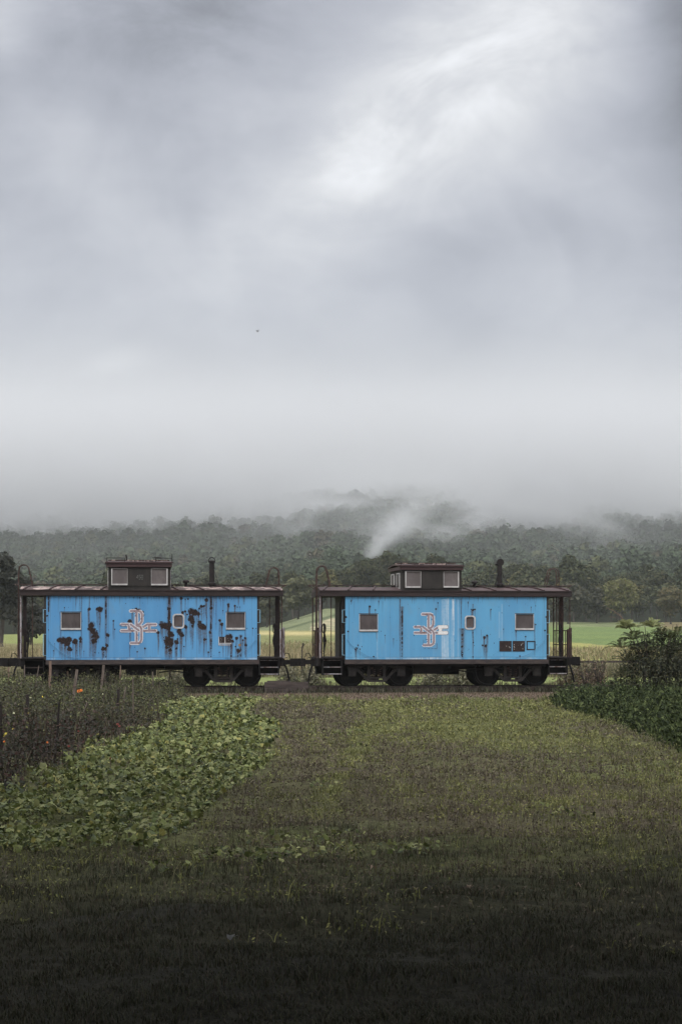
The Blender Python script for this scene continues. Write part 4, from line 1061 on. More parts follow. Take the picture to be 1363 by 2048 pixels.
    if not A_:
        MB().box((-.135, .03, ZB), (-.085, .14, ZT)).box((-.083, .02, ZB+.02), (-.01, .05, ZT-.01)).build('corner_post', MT['underframe'], root)
        for (x0_, x1_, y0_, y1_, solid) in ((380, 475, 786, 868, 1), (483, 578, 786, 868, 1), (592, 660, 786, 856, 0)):
            (a, t), (b, bt) = uz(car, *z4(x0_, y0_)), uz(car, *z4(x1_, y1_))
            m = MB()
            if solid: m.box((a, -.012, bt), (b, -.004, t))
            else:
                w_ = .035
                for r4 in ((a, b, t-w_, t), (a, b, bt, bt+w_), (a, a+w_, bt+w_, t-w_), (b-w_, b, bt+w_, t-w_)): m.box((r4[0], -.012, r4[2]), (r4[1], -.004, r4[3]))
            o = m.build('placard', MT['plate'], root)
            if solid:
                s5 = MB(); r5 = random.Random(x0_)
                for q in range(9 if x0_ > 400 else 3):
                    xx = a + .04 + r5.random()*(b-a-.08) if x0_ < 400 else a + (.05 if q % 2 else .36 if q % 4 else .30) + r5.uniform(-.015, .015); zz = bt + .05 + r5.random()*(t-bt-.14)
                    s5.box((xx, -.015, zz), (xx+.022, -.0125, zz+.022))
                s5.build('placard_mark', MT['frame_white'], o)
    else:
        (a, t), (b, bt) = uz(car, *z2(533, 752)), uz(car, *z2(633, 820))
        m = MB(); w_ = .026; mid_ = a + (b-a)*.5
        for r4 in ((a, a+w_, bt, t), (a+w_, b-.03, bt, bt+w_), (a+w_, b, bt+.055, bt+.055+w_), (mid_-.01, mid_+.018, bt+.055+w_, t-.02)): m.box((r4[0], -.012, r4[2]), (r4[1], -.004, r4[3]))
        o = m.build('placard', MT['frame_white'], root)
        m2 = MB().box((a+w_+.002, -.009, bt+.085), (b-.02, -.003, t-.005)); m2.build('placard_face', MT['plate'], o)
        s5 = MB()
        for (p_, q_) in ((.07, .17), (.09, .10), (.07, .03), (.30, .16), (.33, .08), (.40, .15)): s5.box((a+p_, -.0115, bt+.09+q_*.8), (a+p_+.03, -.0095, bt+.115+q_*.8))
        s5.build('placard_mark', MT['stone_grey'], o)
        ru, rz_ = uz(car, *z2(697, 818)); MB().lathe([(.045, -.012), (.042, -.004)], (ru, 0, rz_), 'Y', 14).build('rust_cap', worn('ochre cap', (.30, .19, .08), (.20, .10, .05), 20, .8), root)
    return root
caboose('A', 'left blue caboose, its side covered in dark rust blisters, 458 on the cupola')
caboose('B', 'right blue caboose, less rusted, with white chalky streaks beside its monogram')
# ------------------------------------------------------------------ track, plank, fence
tr = empty('railway_track', (*CARS['A'], 0), TH); tag(tr, 'single rusty railway track the two blue cabooses stand on', 'track')
for y0 in (.66, Wb-.66):
    b = MB().box((-14, y0-.035, -.03), (34, y0+.035, 0.0)); b.box((-14, y0-.010, -.13), (34, y0+.010, -.031)); b.box((-14, y0-.07, -.15), (34, y0+.07, -.131))
    b.build('rail', MT['rail'], tr)
b = MB(); rr = random.Random(3)
for k in range(84): x = -13.8 + k*.56; b.box((x, .15+rr.uniform(-.05, .05), -.30), (x+.22, Wb-.15+rr.uniform(-.05, .05), -.152))
o = b.build('sleeper', MT['tie'], tr)
pl = empty('timber_plank', (*CARS['A'], 0), TH); tag(pl, 'rusty brown timber lying on the ground under the coupled ends of the cabooses', 'plank')
u0, z0 = uz('A', 529, 1372, -.25); u1, z1_ = uz('A', 616, 1364, -.25)
MB().box((u0, -.32, -.2), (u1, -.12, z1_)).build('beam', MT['wood'], pl)
MB().box((u0+.1, -.14, z1_+.002), (u1-.6, -.04, z1_+.04)).build('batten', MT['wood'], pl)
fr = empty('fence_rail', (0, 0, 0)); tag(fr, 'dark low horizontal rail on posts beyond the track, right of the right caboose', 'fence')
a, c = at(1160, 1323.5, 80), at(1500, 1321.5, 83)
MB().beam(a, c, .08, .09).build('rail_bar', MT['wood'], fr)
for k in range(4):
    p = a.lerp(c, .08 + k*.29); MB().beam((p.x, p.y+.08, float(HT(p.x, p.y))-.2), (p.x, p.y+.08, p.z+.06), .1, .1).build('post', MT['wood'], fr)

# a lone crooked dead stem between the cabooses
ds = empty('dead_stem', (0, 0, 0)); tag(ds, 'single dark crooked dead stem standing in the dry grass between the cabooses', 'plant')
p = [at(603, 1320, 88), at(604, 1302, 88), at(603.5, 1296, 88), at(605.5, 1291, 88), at(606, 1286, 88)]; p[0].z = GZ
MB().tube(p, [.02, .03, .035, .04, .05], 6).tube([p[3], p[3] + Vector((.09, 0, .05))], .02, 5).build('stalk', MT['bark'], ds)

# ------------------------------------------------------------------ grasses and crops
rs = np.random.RandomState(21)
def wedge(y0, y1, m_=1.12, e=2.8):
    h0, h1 = y0*.1704*m_+e, y1*.1704*m_+e
    return [(-h0, y0), (h0, y0), (h1, y1), (-h1, y1)]
squash_px = [(-60,1700),(-60,1618),(0,1598),(60,1572),(110,1556),(165,1524),(200,1500),(250,1488),(290,1466),(345,1442),(300,1440),(285,1432),(345,1412),(420,1402),(500,1400),(540,1405),(520,1418),(500,1440),(560,1452),(572,1470),(545,1500),(560,1528),(520,1560),(470,1580),(440,1625),(400,1655),(360,1690),(240,1706),(120,1700)]
squash = [gxy(*p_) for p_ in squash_px]
garden_px = [(-120,1660),(-120,1388),(330,1380),(372,1392),(352,1408),(285,1428),(262,1452),(330,1448),(285,1468),(245,1488),(205,1497),(150,1528),(95,1556),(40,1572),(0,1590)]
garden = [gxy(*p_) for p_ in garden_px]
rows_px = [(1105,1406),(1150,1402),(1500,1400),(1700,1640),(1480,1552),(1363,1514),(1290,1480),(1225,1452),(1160,1432),(1112,1420)]
rowsp = [gxy(*p_) for p_ in rows_px]
G = lambda x, y: np.stack([x, y, HT(x, y)], 1)

# near lawn: blades tinted dark to deepen the shade, paler with distance
ac = Acc()
for y0, y1, dn, hh in ((8.5, 11, 900, .036), (11, 14, 640, .042), (14, 22, 330, .050)):
    x, y = scatter(wedge(y0, y1), dn, rs)
    if y1 > 14:
        k = ~inpoly(x, y, squash) & (rs.rand(len(x)) < np.clip((22 - y + 2.0*wn(x, y, 2.6, 3)) / 7, 0, 1)); x, y = x[k], y[k]
    for q in range(3):
        xx, yy = x + rs.normal(0, .03, len(x)), y + rs.normal(0, .03, len(x))
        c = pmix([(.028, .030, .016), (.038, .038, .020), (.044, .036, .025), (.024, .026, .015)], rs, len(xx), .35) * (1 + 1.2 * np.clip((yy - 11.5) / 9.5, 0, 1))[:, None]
        ac.add(*blades(G(xx, yy), rs.uniform(.45, 1.3, len(xx)) * hh * np.clip(1 + .5*wn(xx, yy, 1.5, 3) + .5*wn(xx, yy, .45, 9), .3, 2), c, .0055, 1.1, rs))
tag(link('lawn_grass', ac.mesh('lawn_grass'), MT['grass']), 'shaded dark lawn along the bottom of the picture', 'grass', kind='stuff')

# the cut cover crop in the middle of the garden
ac = Acc()
brown = [(.120, .098, .066), (.100, .080, .060), (.135, .122, .066), (.085, .072, .052)]
olive = [(.17, .175, .062), (.14, .15, .052), (.21, .205, .075), (.115, .12, .045)]
for y0, y1, dn, sz in ((12.5, 20, 260, .016), (20, 27, 190, .019), (27, 37, 125, .024), (37, 49, 84, .031), (49, 60.3, 58, .040)):
    x, y = scatter(wedge(y0, y1), dn, rs)
    k = ~inpoly(x, y, rowsp) & ~inpoly(x, y, garden) & ~(inpoly(x, y, squash) & (rs.rand(len(x)) < .8))
    k &= (rs.rand(len(x)) < np.clip((y - 13.5 - 2.0*wn(x, y, 2.6, 3)) / 9, 0, 1)); x, y = x[k], y[k]
    px = x / y * F + CX; py = 8000 / y + HY
    g = .42 + .40 * wn(x, y * .5, 5.5, 14) + .28 * wn(x, y * .6, 1.4, 2) + .15 * wn(x, y * .6, .5, 11)
    g += .75 * np.exp(-((px - 985) / 230) ** 2 - ((py - 1450) / 52) ** 2)            # greener regrowth
    g += .95 * np.exp(-((px - (780 - (py - 1400) * .62)) / 26) ** 2) * (py < 1640)   # green strip between two beds
    g -= .55 * np.exp(-((px - 800) / 260) ** 2 - ((py - 1600) / 110) ** 2)
    g -= .45 * np.exp(-((px - 600) / 110) ** 2 - ((py - 1440) / 50) ** 2)
    g += .35 * (py < 1412) + .16 * np.cos(6.283 * (x + .035*y) / .82)
    green_ = rs.rand(len(x)) < np.clip(g * 1.1, .08, .95)
    c = np.where(green_[:, None], pmix(olive, rs, len(x), .3), pmix(brown, rs, len(x), .3))
    bare = (wn(x, y * .7, 2.2, 19) > .55) | (wn(x, y * .8, .55, 4) > .5)
    kk = ~bare | (rs.rand(len(x)) < .35); x, y, c = x[kk], y[kk], c[kk]
    hh = rs.uniform(.04, .125, len(x)) * np.clip(1 + .5 * wn(x, y, 1.1, 6) + .7 * wn(x, y, .38, 15), .25, 2.4)
    ac.add(*blades(G(x, y), np.maximum(hh, .03) * 1.1, c, sz * .35, .9, rs))
    for q in range(3):
        P = G(x, y) + np.stack([rs.normal(0, .045, len(x)), rs.normal(0, .045, len(x)), rs.uniform(.25, 1, len(x)) * np.maximum(hh, .03)], 1)
        ac.add(*quads(P, rs.normal(size=(len(x), 3)) + [0, -.4, .8], sz * rs.uniform(.5, 1.2, len(x)), .5, rs, c * rs.uniform(.75, 1.2, (len(x), 1))))
tag(link('cover_crop', ac.mesh('cover_crop'), MT['grass']), 'low olive and brown cut crop covering the middle of the garden plot', 'ground cover', kind='stuff')

# mown strip by the track: short sparse tufts
ac = Acc()
x, y = scatter(wedge(60.4, 76, 1.1, 3), 42, rs); ly = (y - TY0)*ct - (x - TX0)*st
k = (ly < -.3) | (rs.rand(len(x)) < .25); x, y = x[k], y[k]
for q in range(3):
    xx, yy = x + rs.normal(0, .06, len(x)), y + rs.normal(0, .06, len(x))
    ac.add(*blades(G(xx, yy), rs.uniform(.015, .05, len(xx)), pmix([(.13, .095, .072), (.13, .11, .068), (.15, .115, .085)], rs, len(xx)), .02, .8, rs))
# rank tufts along the far end of the plot and beside the rails
x = rs.uniform(-12, 12, 900); y = 60.2 + rs.normal(0, .3, 900)
k = (wn(x, y*0, 4, 9) > .25); x, y = x[k], y[k]
for q in range(5): ac.add(*blades(G(x + rs.normal(0, .1, len(x)), y + rs.normal(0, .1, len(x))), rs.uniform(.08, .26, len(x)), pmix([(.13, .14, .05), (.10, .11, .045), (.16, .14, .07)], rs, len(x)), .022, .8, rs))
u = rs.uniform(-10, 26, 3400); v_ = rs.choice([-.35, -.15, .1, .35, 1.4, 2.4, 3.0], 3400) + rs.normal(0, .18, 3400)
x = TX0 + u*ct - v_*st; y = TY0 + u*st + v_*ct
for q in range(3): ac.add(*blades(G(x + rs.normal(0, .08, len(x)), y + rs.normal(0, .08, len(x))), rs.uniform(.05, .26, len(x)), pmix([(.06, .06, .035), (.085, .075, .05), (.05, .055, .03)], rs, len(x)), .02, .9, rs))
tag(link('trackside_grass', ac.mesh('trackside_grass'), MT['grass']), 'short worn brownish grass on the strip in front of the rails', 'grass', kind='stuff')

# weeds and dry grass beyond the track
ac = Acc()
def weeds(y0, y1, dn, h0, h1, cols, wdt, fn=None, leaf=0.0):
    x, y = scatter(wedge(y0, y1, 1.12, 3), dn, rs)
    if fn is not None: k = fn(x, y); x, y = x[k], y[k]
    h = rs.uniform(h0, h1, len(x)) * (1 + .35 * wn(x, y, 3.2, 5) + .2*wn(x, y, 9, 1)); c = pmix(cols, rs, len(x), .3)
    ac.add(*blades(G(x, y), np.maximum(h, .05), c, wdt, .35, rs))
    if leaf:
        for q in range(4):
            P = G(x, y); P = P + np.stack([rs.normal(0, .10, len(x)), rs.normal(0, .1, len(x)), h * rs.uniform(.3, 1.02, len(x))], 1)
            ac.add(*quads(P, rs.normal(size=(len(x), 3)) + [0, -.3, .5], leaf * rs.uniform(.5, 1.2, len(x)), .45, rs, c * rs.uniform(.8, 1.25, (len(x), 1))))
dry = [(.32, .26, .15), (.24, .20, .11), (.19, .17, .09), (.38, .31, .19), (.16, .15, .07)]
behind = lambda x, y: ((y - TY0)*ct - (x - TX0)*st) > 3.6
weeds(73, 82, 26, .06, .22, [(.09, .09, .045), (.12, .11, .06)], .03, lambda x, y: behind(x, y) & (rs.rand(len(x)) < .6))
weeds(92, 108, 22, .28, .62, [(.13, .12, .07), (.18, .165, .10), (.22, .19, .12), (.10, .10, .05)], .045, None, .05)
weeds(96, 140, 15, .55, 1.15, dry, .04, lambda x, y: (rs.rand(len(x)) < .8) & (x/y < .085 + .02*wn(x, y, 9, 2)), .035)
weeds(93, 130, 12, .08, .28, [(.28, .26, .10), (.22, .21, .08), (.17, .17, .07), (.30, .26, .12)], .035, lambda x, y: x/y > .075, .03)
weeds(140, 200, 4, .25, .5, dry + [(.16, .18, .07)], .06, None, .05)
tag(link('dry_grass', ac.mesh('dry_grass'), MT['grass']), 'tall straw coloured grass and weeds beyond the track', 'grass', kind='stuff')

# dark trailing weeds under the left caboose, and pale brush clumps beyond the rails
def clump(name, label, cat, c, rx, ry, h, nleaf, leaf, cols, seed, mat='leaf', stems=10, group=None):
    r_ = np.random.RandomState(seed); t = empty(name, (c[0], c[1], float(HT(c[0], c[1])))); tag(t, label, cat, group)
    q = r_.normal(size=(nleaf, 3)); q /= np.linalg.norm(q, axis=1, keepdims=True); q[:, 2] = np.abs(q[:, 2])
    rad = r_.uniform(.35, 1.0, (nleaf, 1)) * (1 + .22 * np.sin(q[:, :1]*7 + seed) + .18*np.cos(q[:, 1:2]*9))
    P = q * rad * [rx, ry, h]
    a2 = Acc(); a2.add(*quads(P, q + r_.normal(size=(nleaf, 3)) * .8, leaf * r_.uniform(.5, 1.3, nleaf), .5, r_, pmix(cols, r_, nleaf, .35)))
    link('foliage', a2.mesh('foliage'), MT[mat], t)
    b = MB(); rr = random.Random(seed)
    for k in range(stems):
        a = rr.uniform(0, 6.28); b.tube([(0, 0, -.1), (math.cos(a)*rx*.3, math.sin(a)*ry*.3, h*.5), (math.cos(a)*rx*.6, math.sin(a)*ry*.6, h*rr.uniform(.7, 1.1))], [.015*h+.008, .010, .004], 5)
    b.build('stem', MT['bark'], t)
    return t
for k, (px, py, wd, hh, lab) in enumerate([(262, 1364, 46, .42, 'dark trailing weed under the middle of the left caboose, nearer its left truck'), (318, 1366, 40, .34, 'dark trailing weed under the left caboose beside its right truck')]):
    X, Y = (px - CX)/F*72.5, 72.5
    clump('weed', lab, 'weed', (X, Y), wd/58/1.4, .5, hh, 420, .07, [(.03, .035, .02), (.045, .05, .028), (.06, .06, .035)], 300+k)
for k, (px, wd, hh, lab) in enumerate([(578, 44, .85, 'greyish bush seen under the couplers, left one of two'), (622, 56, .80, 'greyish bush seen under the couplers, right one of two'),
                                     (868, 60, .7, 'low brush seen under the right caboose, behind its equipment box'), (925, 66, .85, 'low brush seen under the right caboose, close to its right truck'),
                                     (352, 52, .72, 'low brush seen under the left caboose'), (1135, 60, .9, 'brown weedy brush right of the right caboose steps'), (1185, 58, 1.15, 'brown weedy brush at the left foot of the big dark bush')]):
    X, Y = (px - CX)/F*(77 + (k > 4)*-.5), 77 + (k > 4)*-.5
    clump('brush', lab, 'bush', (X, Y), wd/52/1.5, .7, hh, 900, .06, [(.16, .15, .10), (.12, .12, .075), (.20, .18, .12), (.10, .09, .06)] if k < 5 else [(.13, .095, .065), (.17, .13, .08), (.09, .075, .05), (.12, .12, .06)], 320+k, stems=16)

# squash leaves: broad, lobed and cupped
def broad(P, s, rs, colr, tilt=.62):
    n_ = len(P); K = 11; a0 = rs.uniform(0, 6.28, n_)
    nrm = rs.normal(size=(n_, 3)) * tilt + [0, -.12, 1]; nrm /= np.linalg.norm(nrm, axis=1, keepdims=True)
    t = np.stack([np.cos(a0), np.sin(a0), 0*a0], 1); t -= nrm * (t*nrm).sum(1, keepdims=True); t /= np.linalg.norm(t, axis=1, keepdims=True); b = np.cross(nrm, t)
    V = [P]; Cc = [colr * .85]
    cup = rs.uniform(-.28, .30, n_)
    for k in range(K):
        a = 2*math.pi*k/K; r = (1 + .17*math.cos(5*a)) * (.55 if k == 0 else 1) * rs.uniform(.85, 1.12, n_) * s
        V.append(P + t*(r*math.cos(a))[:, None] + b*(r*math.sin(a))[:, None] + nrm*((cup + .14*math.sin(3*a) + rs.uniform(-.09, .09, n_))*s)[:, None]); Cc.append(colr * rs.uniform(.9, 1.15, (n_, 1)))
    V = np.stack(V, 1).reshape(-1, 3); Cc = np.stack(Cc, 1).reshape(-1, 3)
    base_ = (np.arange(n_)*(K+1))[:, None]
    Q = np.concatenate([base_ + [0, 1+k, 1+(k+1) % K] for k in range(K)])
    return V, Q, Cc
ac = Acc(); sq_c = [(.135, .160, .050), (.095, .120, .040), (.180, .205, .070), (.125, .140, .045), (.24, .25, .10), (.05, .065, .025)]
for y0, y1, dn, s0 in ((17, 26, 430, .028), (26, 40, 300, .032), (40, 64, 160, .044)):
    x, y = scatter([(p_[0]*1.25, p_[1]*1.05) if p_[0] > 0 else (p_[0]*1.1, p_[1]*(.95 if p_[1] < 30 else 1.05)) for p_ in squash], dn, rs)
    k = (y >= y0) & (y < y1) & inpoly(x + .35*wn(x, y, 1.1, 3) + .25*wn(x, y, .45, 8), y + .5*wn(x, y, 1.6, 13), squash) & (wn(x, y*.7, 1.7, 17) < .40 + .4*rs.rand(len(x))) & (wn(x, y*.7, .6, 2) < .55 + .5*rs.rand(len(x))); x, y = x[k], y[k]
    lump = .09 + .06*wn(x, y, .9, 3) + .05*wn(x, y, 2.3, 10)
    edge = wn(x, y, 1.0, 7) > -.75
    x, y, lump = x[edge], y[edge], lump[edge]
    P = G(x, y); P[:, 2] += np.maximum(lump, .05) * rs.uniform(.4, 1.45, len(x))
    c = pmix(sq_c, rs, len(x), .25); yl = rs.rand(len(x)) < .05; c[yl] = (.26, .24, .07)
    ac.add(*broad(P, s0 * np.clip(np.exp(rs.normal(-.15, .38, len(x))), .35, 1.7), rs, c))
tag(link('squash_patch', ac.mesh('squash_patch'), MT['leaf_gloss']), 'bed of broad pale green squash leaves running from the left edge towards the track', 'squash plants', kind='stuff')
ac = Acc(); x, y = scatter(squash, 26, rs); P = G(x, y)
ac.add(*blades(P, rs.uniform(.05, .16, len(x)), pmix([(.08, .10, .04), (.10, .09, .045)], rs, len(x)), .014, .6, rs))
# scattered broad weeds on the cut crop
for (px, py, s_, n_) in [(625,1690,.5,26),(640,1715,.4,20),(470,1735,.5,22),(520,1728,.4,18),(820,1720,.35,14),(565,1400,.4,16),(580,1398,.5,16),(900,1408,1.6,60),(990,1404,1.4,50),(820,1400,.5,20),(330,1760,.3,8),(615,1475,.3,8),(690,1475,.5,12),(740,1500,.4,10),(640,1580,.4,10),(1130,1640,.5,8)]:
    X, Y = gxy(px, py); n_ = int(n_*4); x = X + rs.normal(0, s_*.5, n_); y = Y + rs.normal(0, s_*.4, n_)
    P = G(x, y); P[:, 2] += rs.uniform(.03, .14, n_); V_, Q_, C_ = broad(P, rs.uniform(.010, .032, n_), rs, pmix(sq_c, rs, n_, .35) * .9)
    # triangles as degenerate-free quads are not needed: own mesh below
    if 'bw' not in globals(): bw = Acc()
    bw.add(V_, Q_, C_)
tag(link('squash_stems', ac.mesh('squash_stems'), MT['grass']), 'short stems and grass under the squash leaves', 'stems', kind='stuff')
tag(link('broadleaf_weeds', bw.mesh('broadleaf_weeds'), MT['leaf_gloss']), 'small broad leaved weeds scattered over the cut crop', 'weeds', kind='stuff')

# flower garden on the left: tangled, half withered plants
ac = Acc()
x, y = scatter(garden, 3.4, rs)
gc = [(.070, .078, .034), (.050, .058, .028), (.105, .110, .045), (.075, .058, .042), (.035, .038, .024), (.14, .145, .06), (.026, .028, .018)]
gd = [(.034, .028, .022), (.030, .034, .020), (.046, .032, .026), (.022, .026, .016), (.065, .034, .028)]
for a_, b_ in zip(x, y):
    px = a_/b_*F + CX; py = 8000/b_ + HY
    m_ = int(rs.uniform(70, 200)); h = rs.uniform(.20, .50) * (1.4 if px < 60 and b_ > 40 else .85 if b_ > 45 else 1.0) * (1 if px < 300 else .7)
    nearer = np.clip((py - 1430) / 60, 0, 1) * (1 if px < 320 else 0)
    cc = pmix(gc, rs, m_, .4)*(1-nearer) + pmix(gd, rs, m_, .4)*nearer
    q = rs.normal(size=(m_, 3)) * [.24, .24, .55*h]; P = np.array([a_, b_, float(HT(a_, b_))]) + q + [0, 0, h*.55]; P[:, 2] = np.clip(P[:, 2], GZ + .02, GZ + h*1.15)
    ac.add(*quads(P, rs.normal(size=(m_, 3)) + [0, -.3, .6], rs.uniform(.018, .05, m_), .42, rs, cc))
    s_ = 9; Pb = np.array([a_, b_, GZ]) + np.stack([rs.normal(0, .18, s_), rs.normal(0, .18, s_), 0*np.arange(s_)], 1)
    ac.add(*blades(Pb, rs.uniform(.5, 1.25, s_)*h, pmix([(.10, .08, .06), (.06, .05, .035), (.12, .11, .06)], rs, s_), .012, .5, rs))
    if px < 330 and rs.rand() < .5:
        ac.add(*blades(Pb[:2], rs.uniform(.55, .95, 2), pmix([(.05, .04, .03), (.09, .085, .045)], rs, 2), .018, .45, rs))
        tp = Pb[:1] + [0, 0, .6]; ac.add(*quads(np.repeat(tp, 14, 0) + rs.normal(0, .09, (14, 3)), rs.normal(size=(14, 3)), rs.uniform(.015, .04, 14), .5, rs, pmix(gc, rs, 14, .4)))
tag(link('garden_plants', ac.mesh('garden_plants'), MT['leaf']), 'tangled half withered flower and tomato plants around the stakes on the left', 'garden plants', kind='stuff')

# crop rows on the right: arching glossy blades
ac = Acc(); x, y = scatter(rowsp, 30, rs)
ex = np.array([gxy(a, b) for a, b in rows_px[5:]] )
for q in range(9):
    xx, yy = x + rs.normal(0, .10, len(x)), y + rs.normal(0, .10, len(x))
    zz = HT(xx, yy); h = .40 + .20*wn(xx, yy, 1.9, 4) + .16*wn(xx, yy, .8, 13); z0_ = h*rs.uniform(.25, 1.0, len(xx)) 
    P = np.stack([xx, yy, zz + z0_], 1)
    ac.add(*quads(P, rs.normal(size=(len(xx), 3))*.8 + [0, -.3, .7], rs.uniform(.03, .07, len(xx)), .45, rs, pmix([(.024, .034, .014), (.038, .052, .020), (.016, .022, .011), (.075, .092, .036)], rs, len(xx), .35)))
x2, y2 = scatter(rowsp, 34, rs); h = .5 + .16*wn(x2, y2, 1.7, 4)
ac.add(*blades(G(x2, y2), h*rs.uniform(.8, 1.3, len(x2)), pmix([(.032, .042, .018), (.060, .075, .030)], rs, len(x2)), .020, .8, rs, 1.2))
tag(link('crop_rows', ac.mesh('crop_rows'), MT['dark_crop']), 'dense dark green knee high crop reaching in from the right edge', 'crop', kind='stuff')

# ------------------------------------------------------------------ the big dark bush on the right
def frond(b, p, d, L, w_, leafc, rs, droop=.5):
    """one pinnate leaf: a rib with paired leaflets; returns leaflet quads"""
    V = []; Q = []; d = Vector(d).normalized(); side = d.cross(Vector((0, 0, 1))).normalized()
    pts = []
    for k in range(9):
        t = k/8; pts.append(p + d*(L*t) - Vector((0, 0, droop*L*t*t)))
    b.tube(pts, [.010]*4 + [.006]*5, 4)
    vs = []
    for k in range(1, 16):
        t = k/15; i_ = min(int(t*8), 7); q = pts[i_].lerp(pts[i_+1], t*8-i_)
        l = w_ * math.sin(math.pi*min(1, t*.85+.15))**.6
        for s_ in (-1, 1):
            dd = (side*s_ + d*.5 + Vector((0, 0, -.25 + rs.uniform(-.2, .2)))).normalized(); e = d.cross(dd).normalized().cross(dd) * (l*.10)
            vs.append([q, q + dd*l*.45 + e, q + dd*l, q + dd*l*.45 - e])
    return np.array([[tuple(v) for v in f] for f in vs])
def big_bush():
    bx_, by_ = (1310 - CX)/F*69.3, 69.3
    t = empty('shrub', (bx_, by_, GZ)); tag(t, 'big dark leafy bush with pale palm-like frond tips at the right edge', 'bush')
    ac = Acc(); r_ = np.random.RandomState(61); cols = [(.030, .036, .020), (.044, .050, .026), (.020, .025, .016), (.065, .066, .034)]
    lobes = [(-1.10, 0, .40, .50), (-.82, .1, .95, .48), (-.35, -.1, .65, .85), (-.50, .1, 1.45, .42), (-.15, 0, 1.75, .42), (.1, 0, 1.15, .80), (.4, -.15, .65, .95), (.20, .1, 2.05, .30), (.55, 0, 1.75, .42), (.85, 0, 1.25, .75), (1.2, 0, .7, .9), (1.35, 0, 1.55, .5), (1.7, 0, 1.2, .8), (-1.38, .1, .22, .32), (-.75, .2, 1.60, .22), (-1.02, .1, 1.32, .2), (2.3, .1, 1.1, 1.0), (1.0, .1, 1.95, .22)]
    for (lx, ly_, lz, r) in lobes:
        m_ = int(2300*r*r); q = r_.normal(size=(m_, 3)); q /= np.linalg.norm(q, axis=1, keepdims=True)
        P = np.array([lx, ly_, lz]) + q * r * r_.uniform(.55, 1.12, (m_, 1)) * [1, .8, .9]; P[:, 2] = np.maximum(P[:, 2], .02)
        ac.add(*quads(P, q + r_.normal(size=(m_, 3))*.7 + [0, 0, .3], r_.uniform(.03, .075, m_), .34, r_, pmix(cols, r_, m_, .4)))
    link('foliage', ac.mesh('foliage'), MT['leaf'], t)
    b = MB(); rr = random.Random(8)
    for k in range(14):
        a = rr.uniform(0, 6.28); l = rr.uniform(.4, 1.2); b.tube([(rr.uniform(-.6, 1), 0, 0), (l*math.cos(a)*.6, l*math.sin(a)*.4, 1.1), (l*math.cos(a), l*math.sin(a)*.6, rr.uniform(1.8, 2.4))], [.035, .022, .008], 6)
    b.build('stem', MT['bark'], t)
    # fronds, each a leaf of its own
    def local(px, py): v_ = at(px, py, by_ - .3); return Vector((v_.x - bx_, -.3, v_.z - GZ))
    spec = [((1251, 1246), 13, 34, .22), ((1303, 1243), 13, 34, .22), ((1264, 1268), 9, 40, .20), ((1242, 1284), 8, 40, .20), ((1340, 1266), 7, 34, .18), ((1322, 1256), 6, 30, .18), ((1352, 1256), 5, 34, .18), ((1250, 1310), 6, 42, .20), ((1290, 1290), 6, 38, .2), ((1330, 1300), 6, 40, .2), ((1355, 1290), 5, 40, .2), ((1245, 1340), 5, 40, .18)]
    for si, ((px, py), nf_, lp, w_) in enumerate(spec):
        p = local(px, py)
        for k in range(nf_):
            a = (-1.35 + 2.7*k/(nf_-1)) * (1 if si < 2 else 1.15) + rr.uniform(-.12, .12); el_ = R(66)*math.cos(a*.8) + .25
            d = Vector((math.sin(a)*1.1, rr.uniform(-.5, .4), math.sin(el_)))
            fb = MB(); lv = frond(fb, p - Vector((0, 0, .2)), d, lp/58*rr.uniform(.8, 1.2), w_, None, rr, .55)
            V_ = lv.reshape(-1, 3); c = pmix([(.30, .33, .15), (.36, .37, .18), (.24, .27, .12)] if si < 2 else [(.12, .14, .06), (.085, .105, .046)] if si < 7 else [(.07, .085, .04), (.05, .06, .03)], r_, len(lv), .25)
            a2 = Acc(); a2.add(V_, np.arange(len(V_)).reshape(-1, 4), np.repeat(c, 4, 0))
            kk = len(fb.v); fv = np.array(fb.v); fq = np.array([f for f in fb.f if len(f) == 4])
            a2.add(fv, fq, np.tile(np.array([[.12, .11, .05]]), (kk, 1)))
            link('frond', a2.mesh('frond'), MT['leaf'], t)
    # long bare arching shoot at its left
    MB().tube([local(1262, 1262), local(1240, 1232), local(1222, 1219), local(1211, 1216)], [.02, .016, .010, .006], 5).tube([local(1230, 1235), local(1216, 1233)], .008, 4).build('shoot', MT['stake_pale'], t)
big_bush()
for k, (px, Yw, h, lab) in enumerate([(1197, 73.5, 1.0, 'thin brown dead weed stalks left of the big dark bush'), (1170, 75, .75, 'thin dry weed stalks beyond the coupler end of the right caboose')]):
    clump('weed_stalks', lab, 'weed', ((px-CX)/F*Yw, Yw), .45, .4, h, 260, .045, [(.12, .075, .05), (.16, .11, .07), (.08, .06, .045)], 350+k, stems=22)

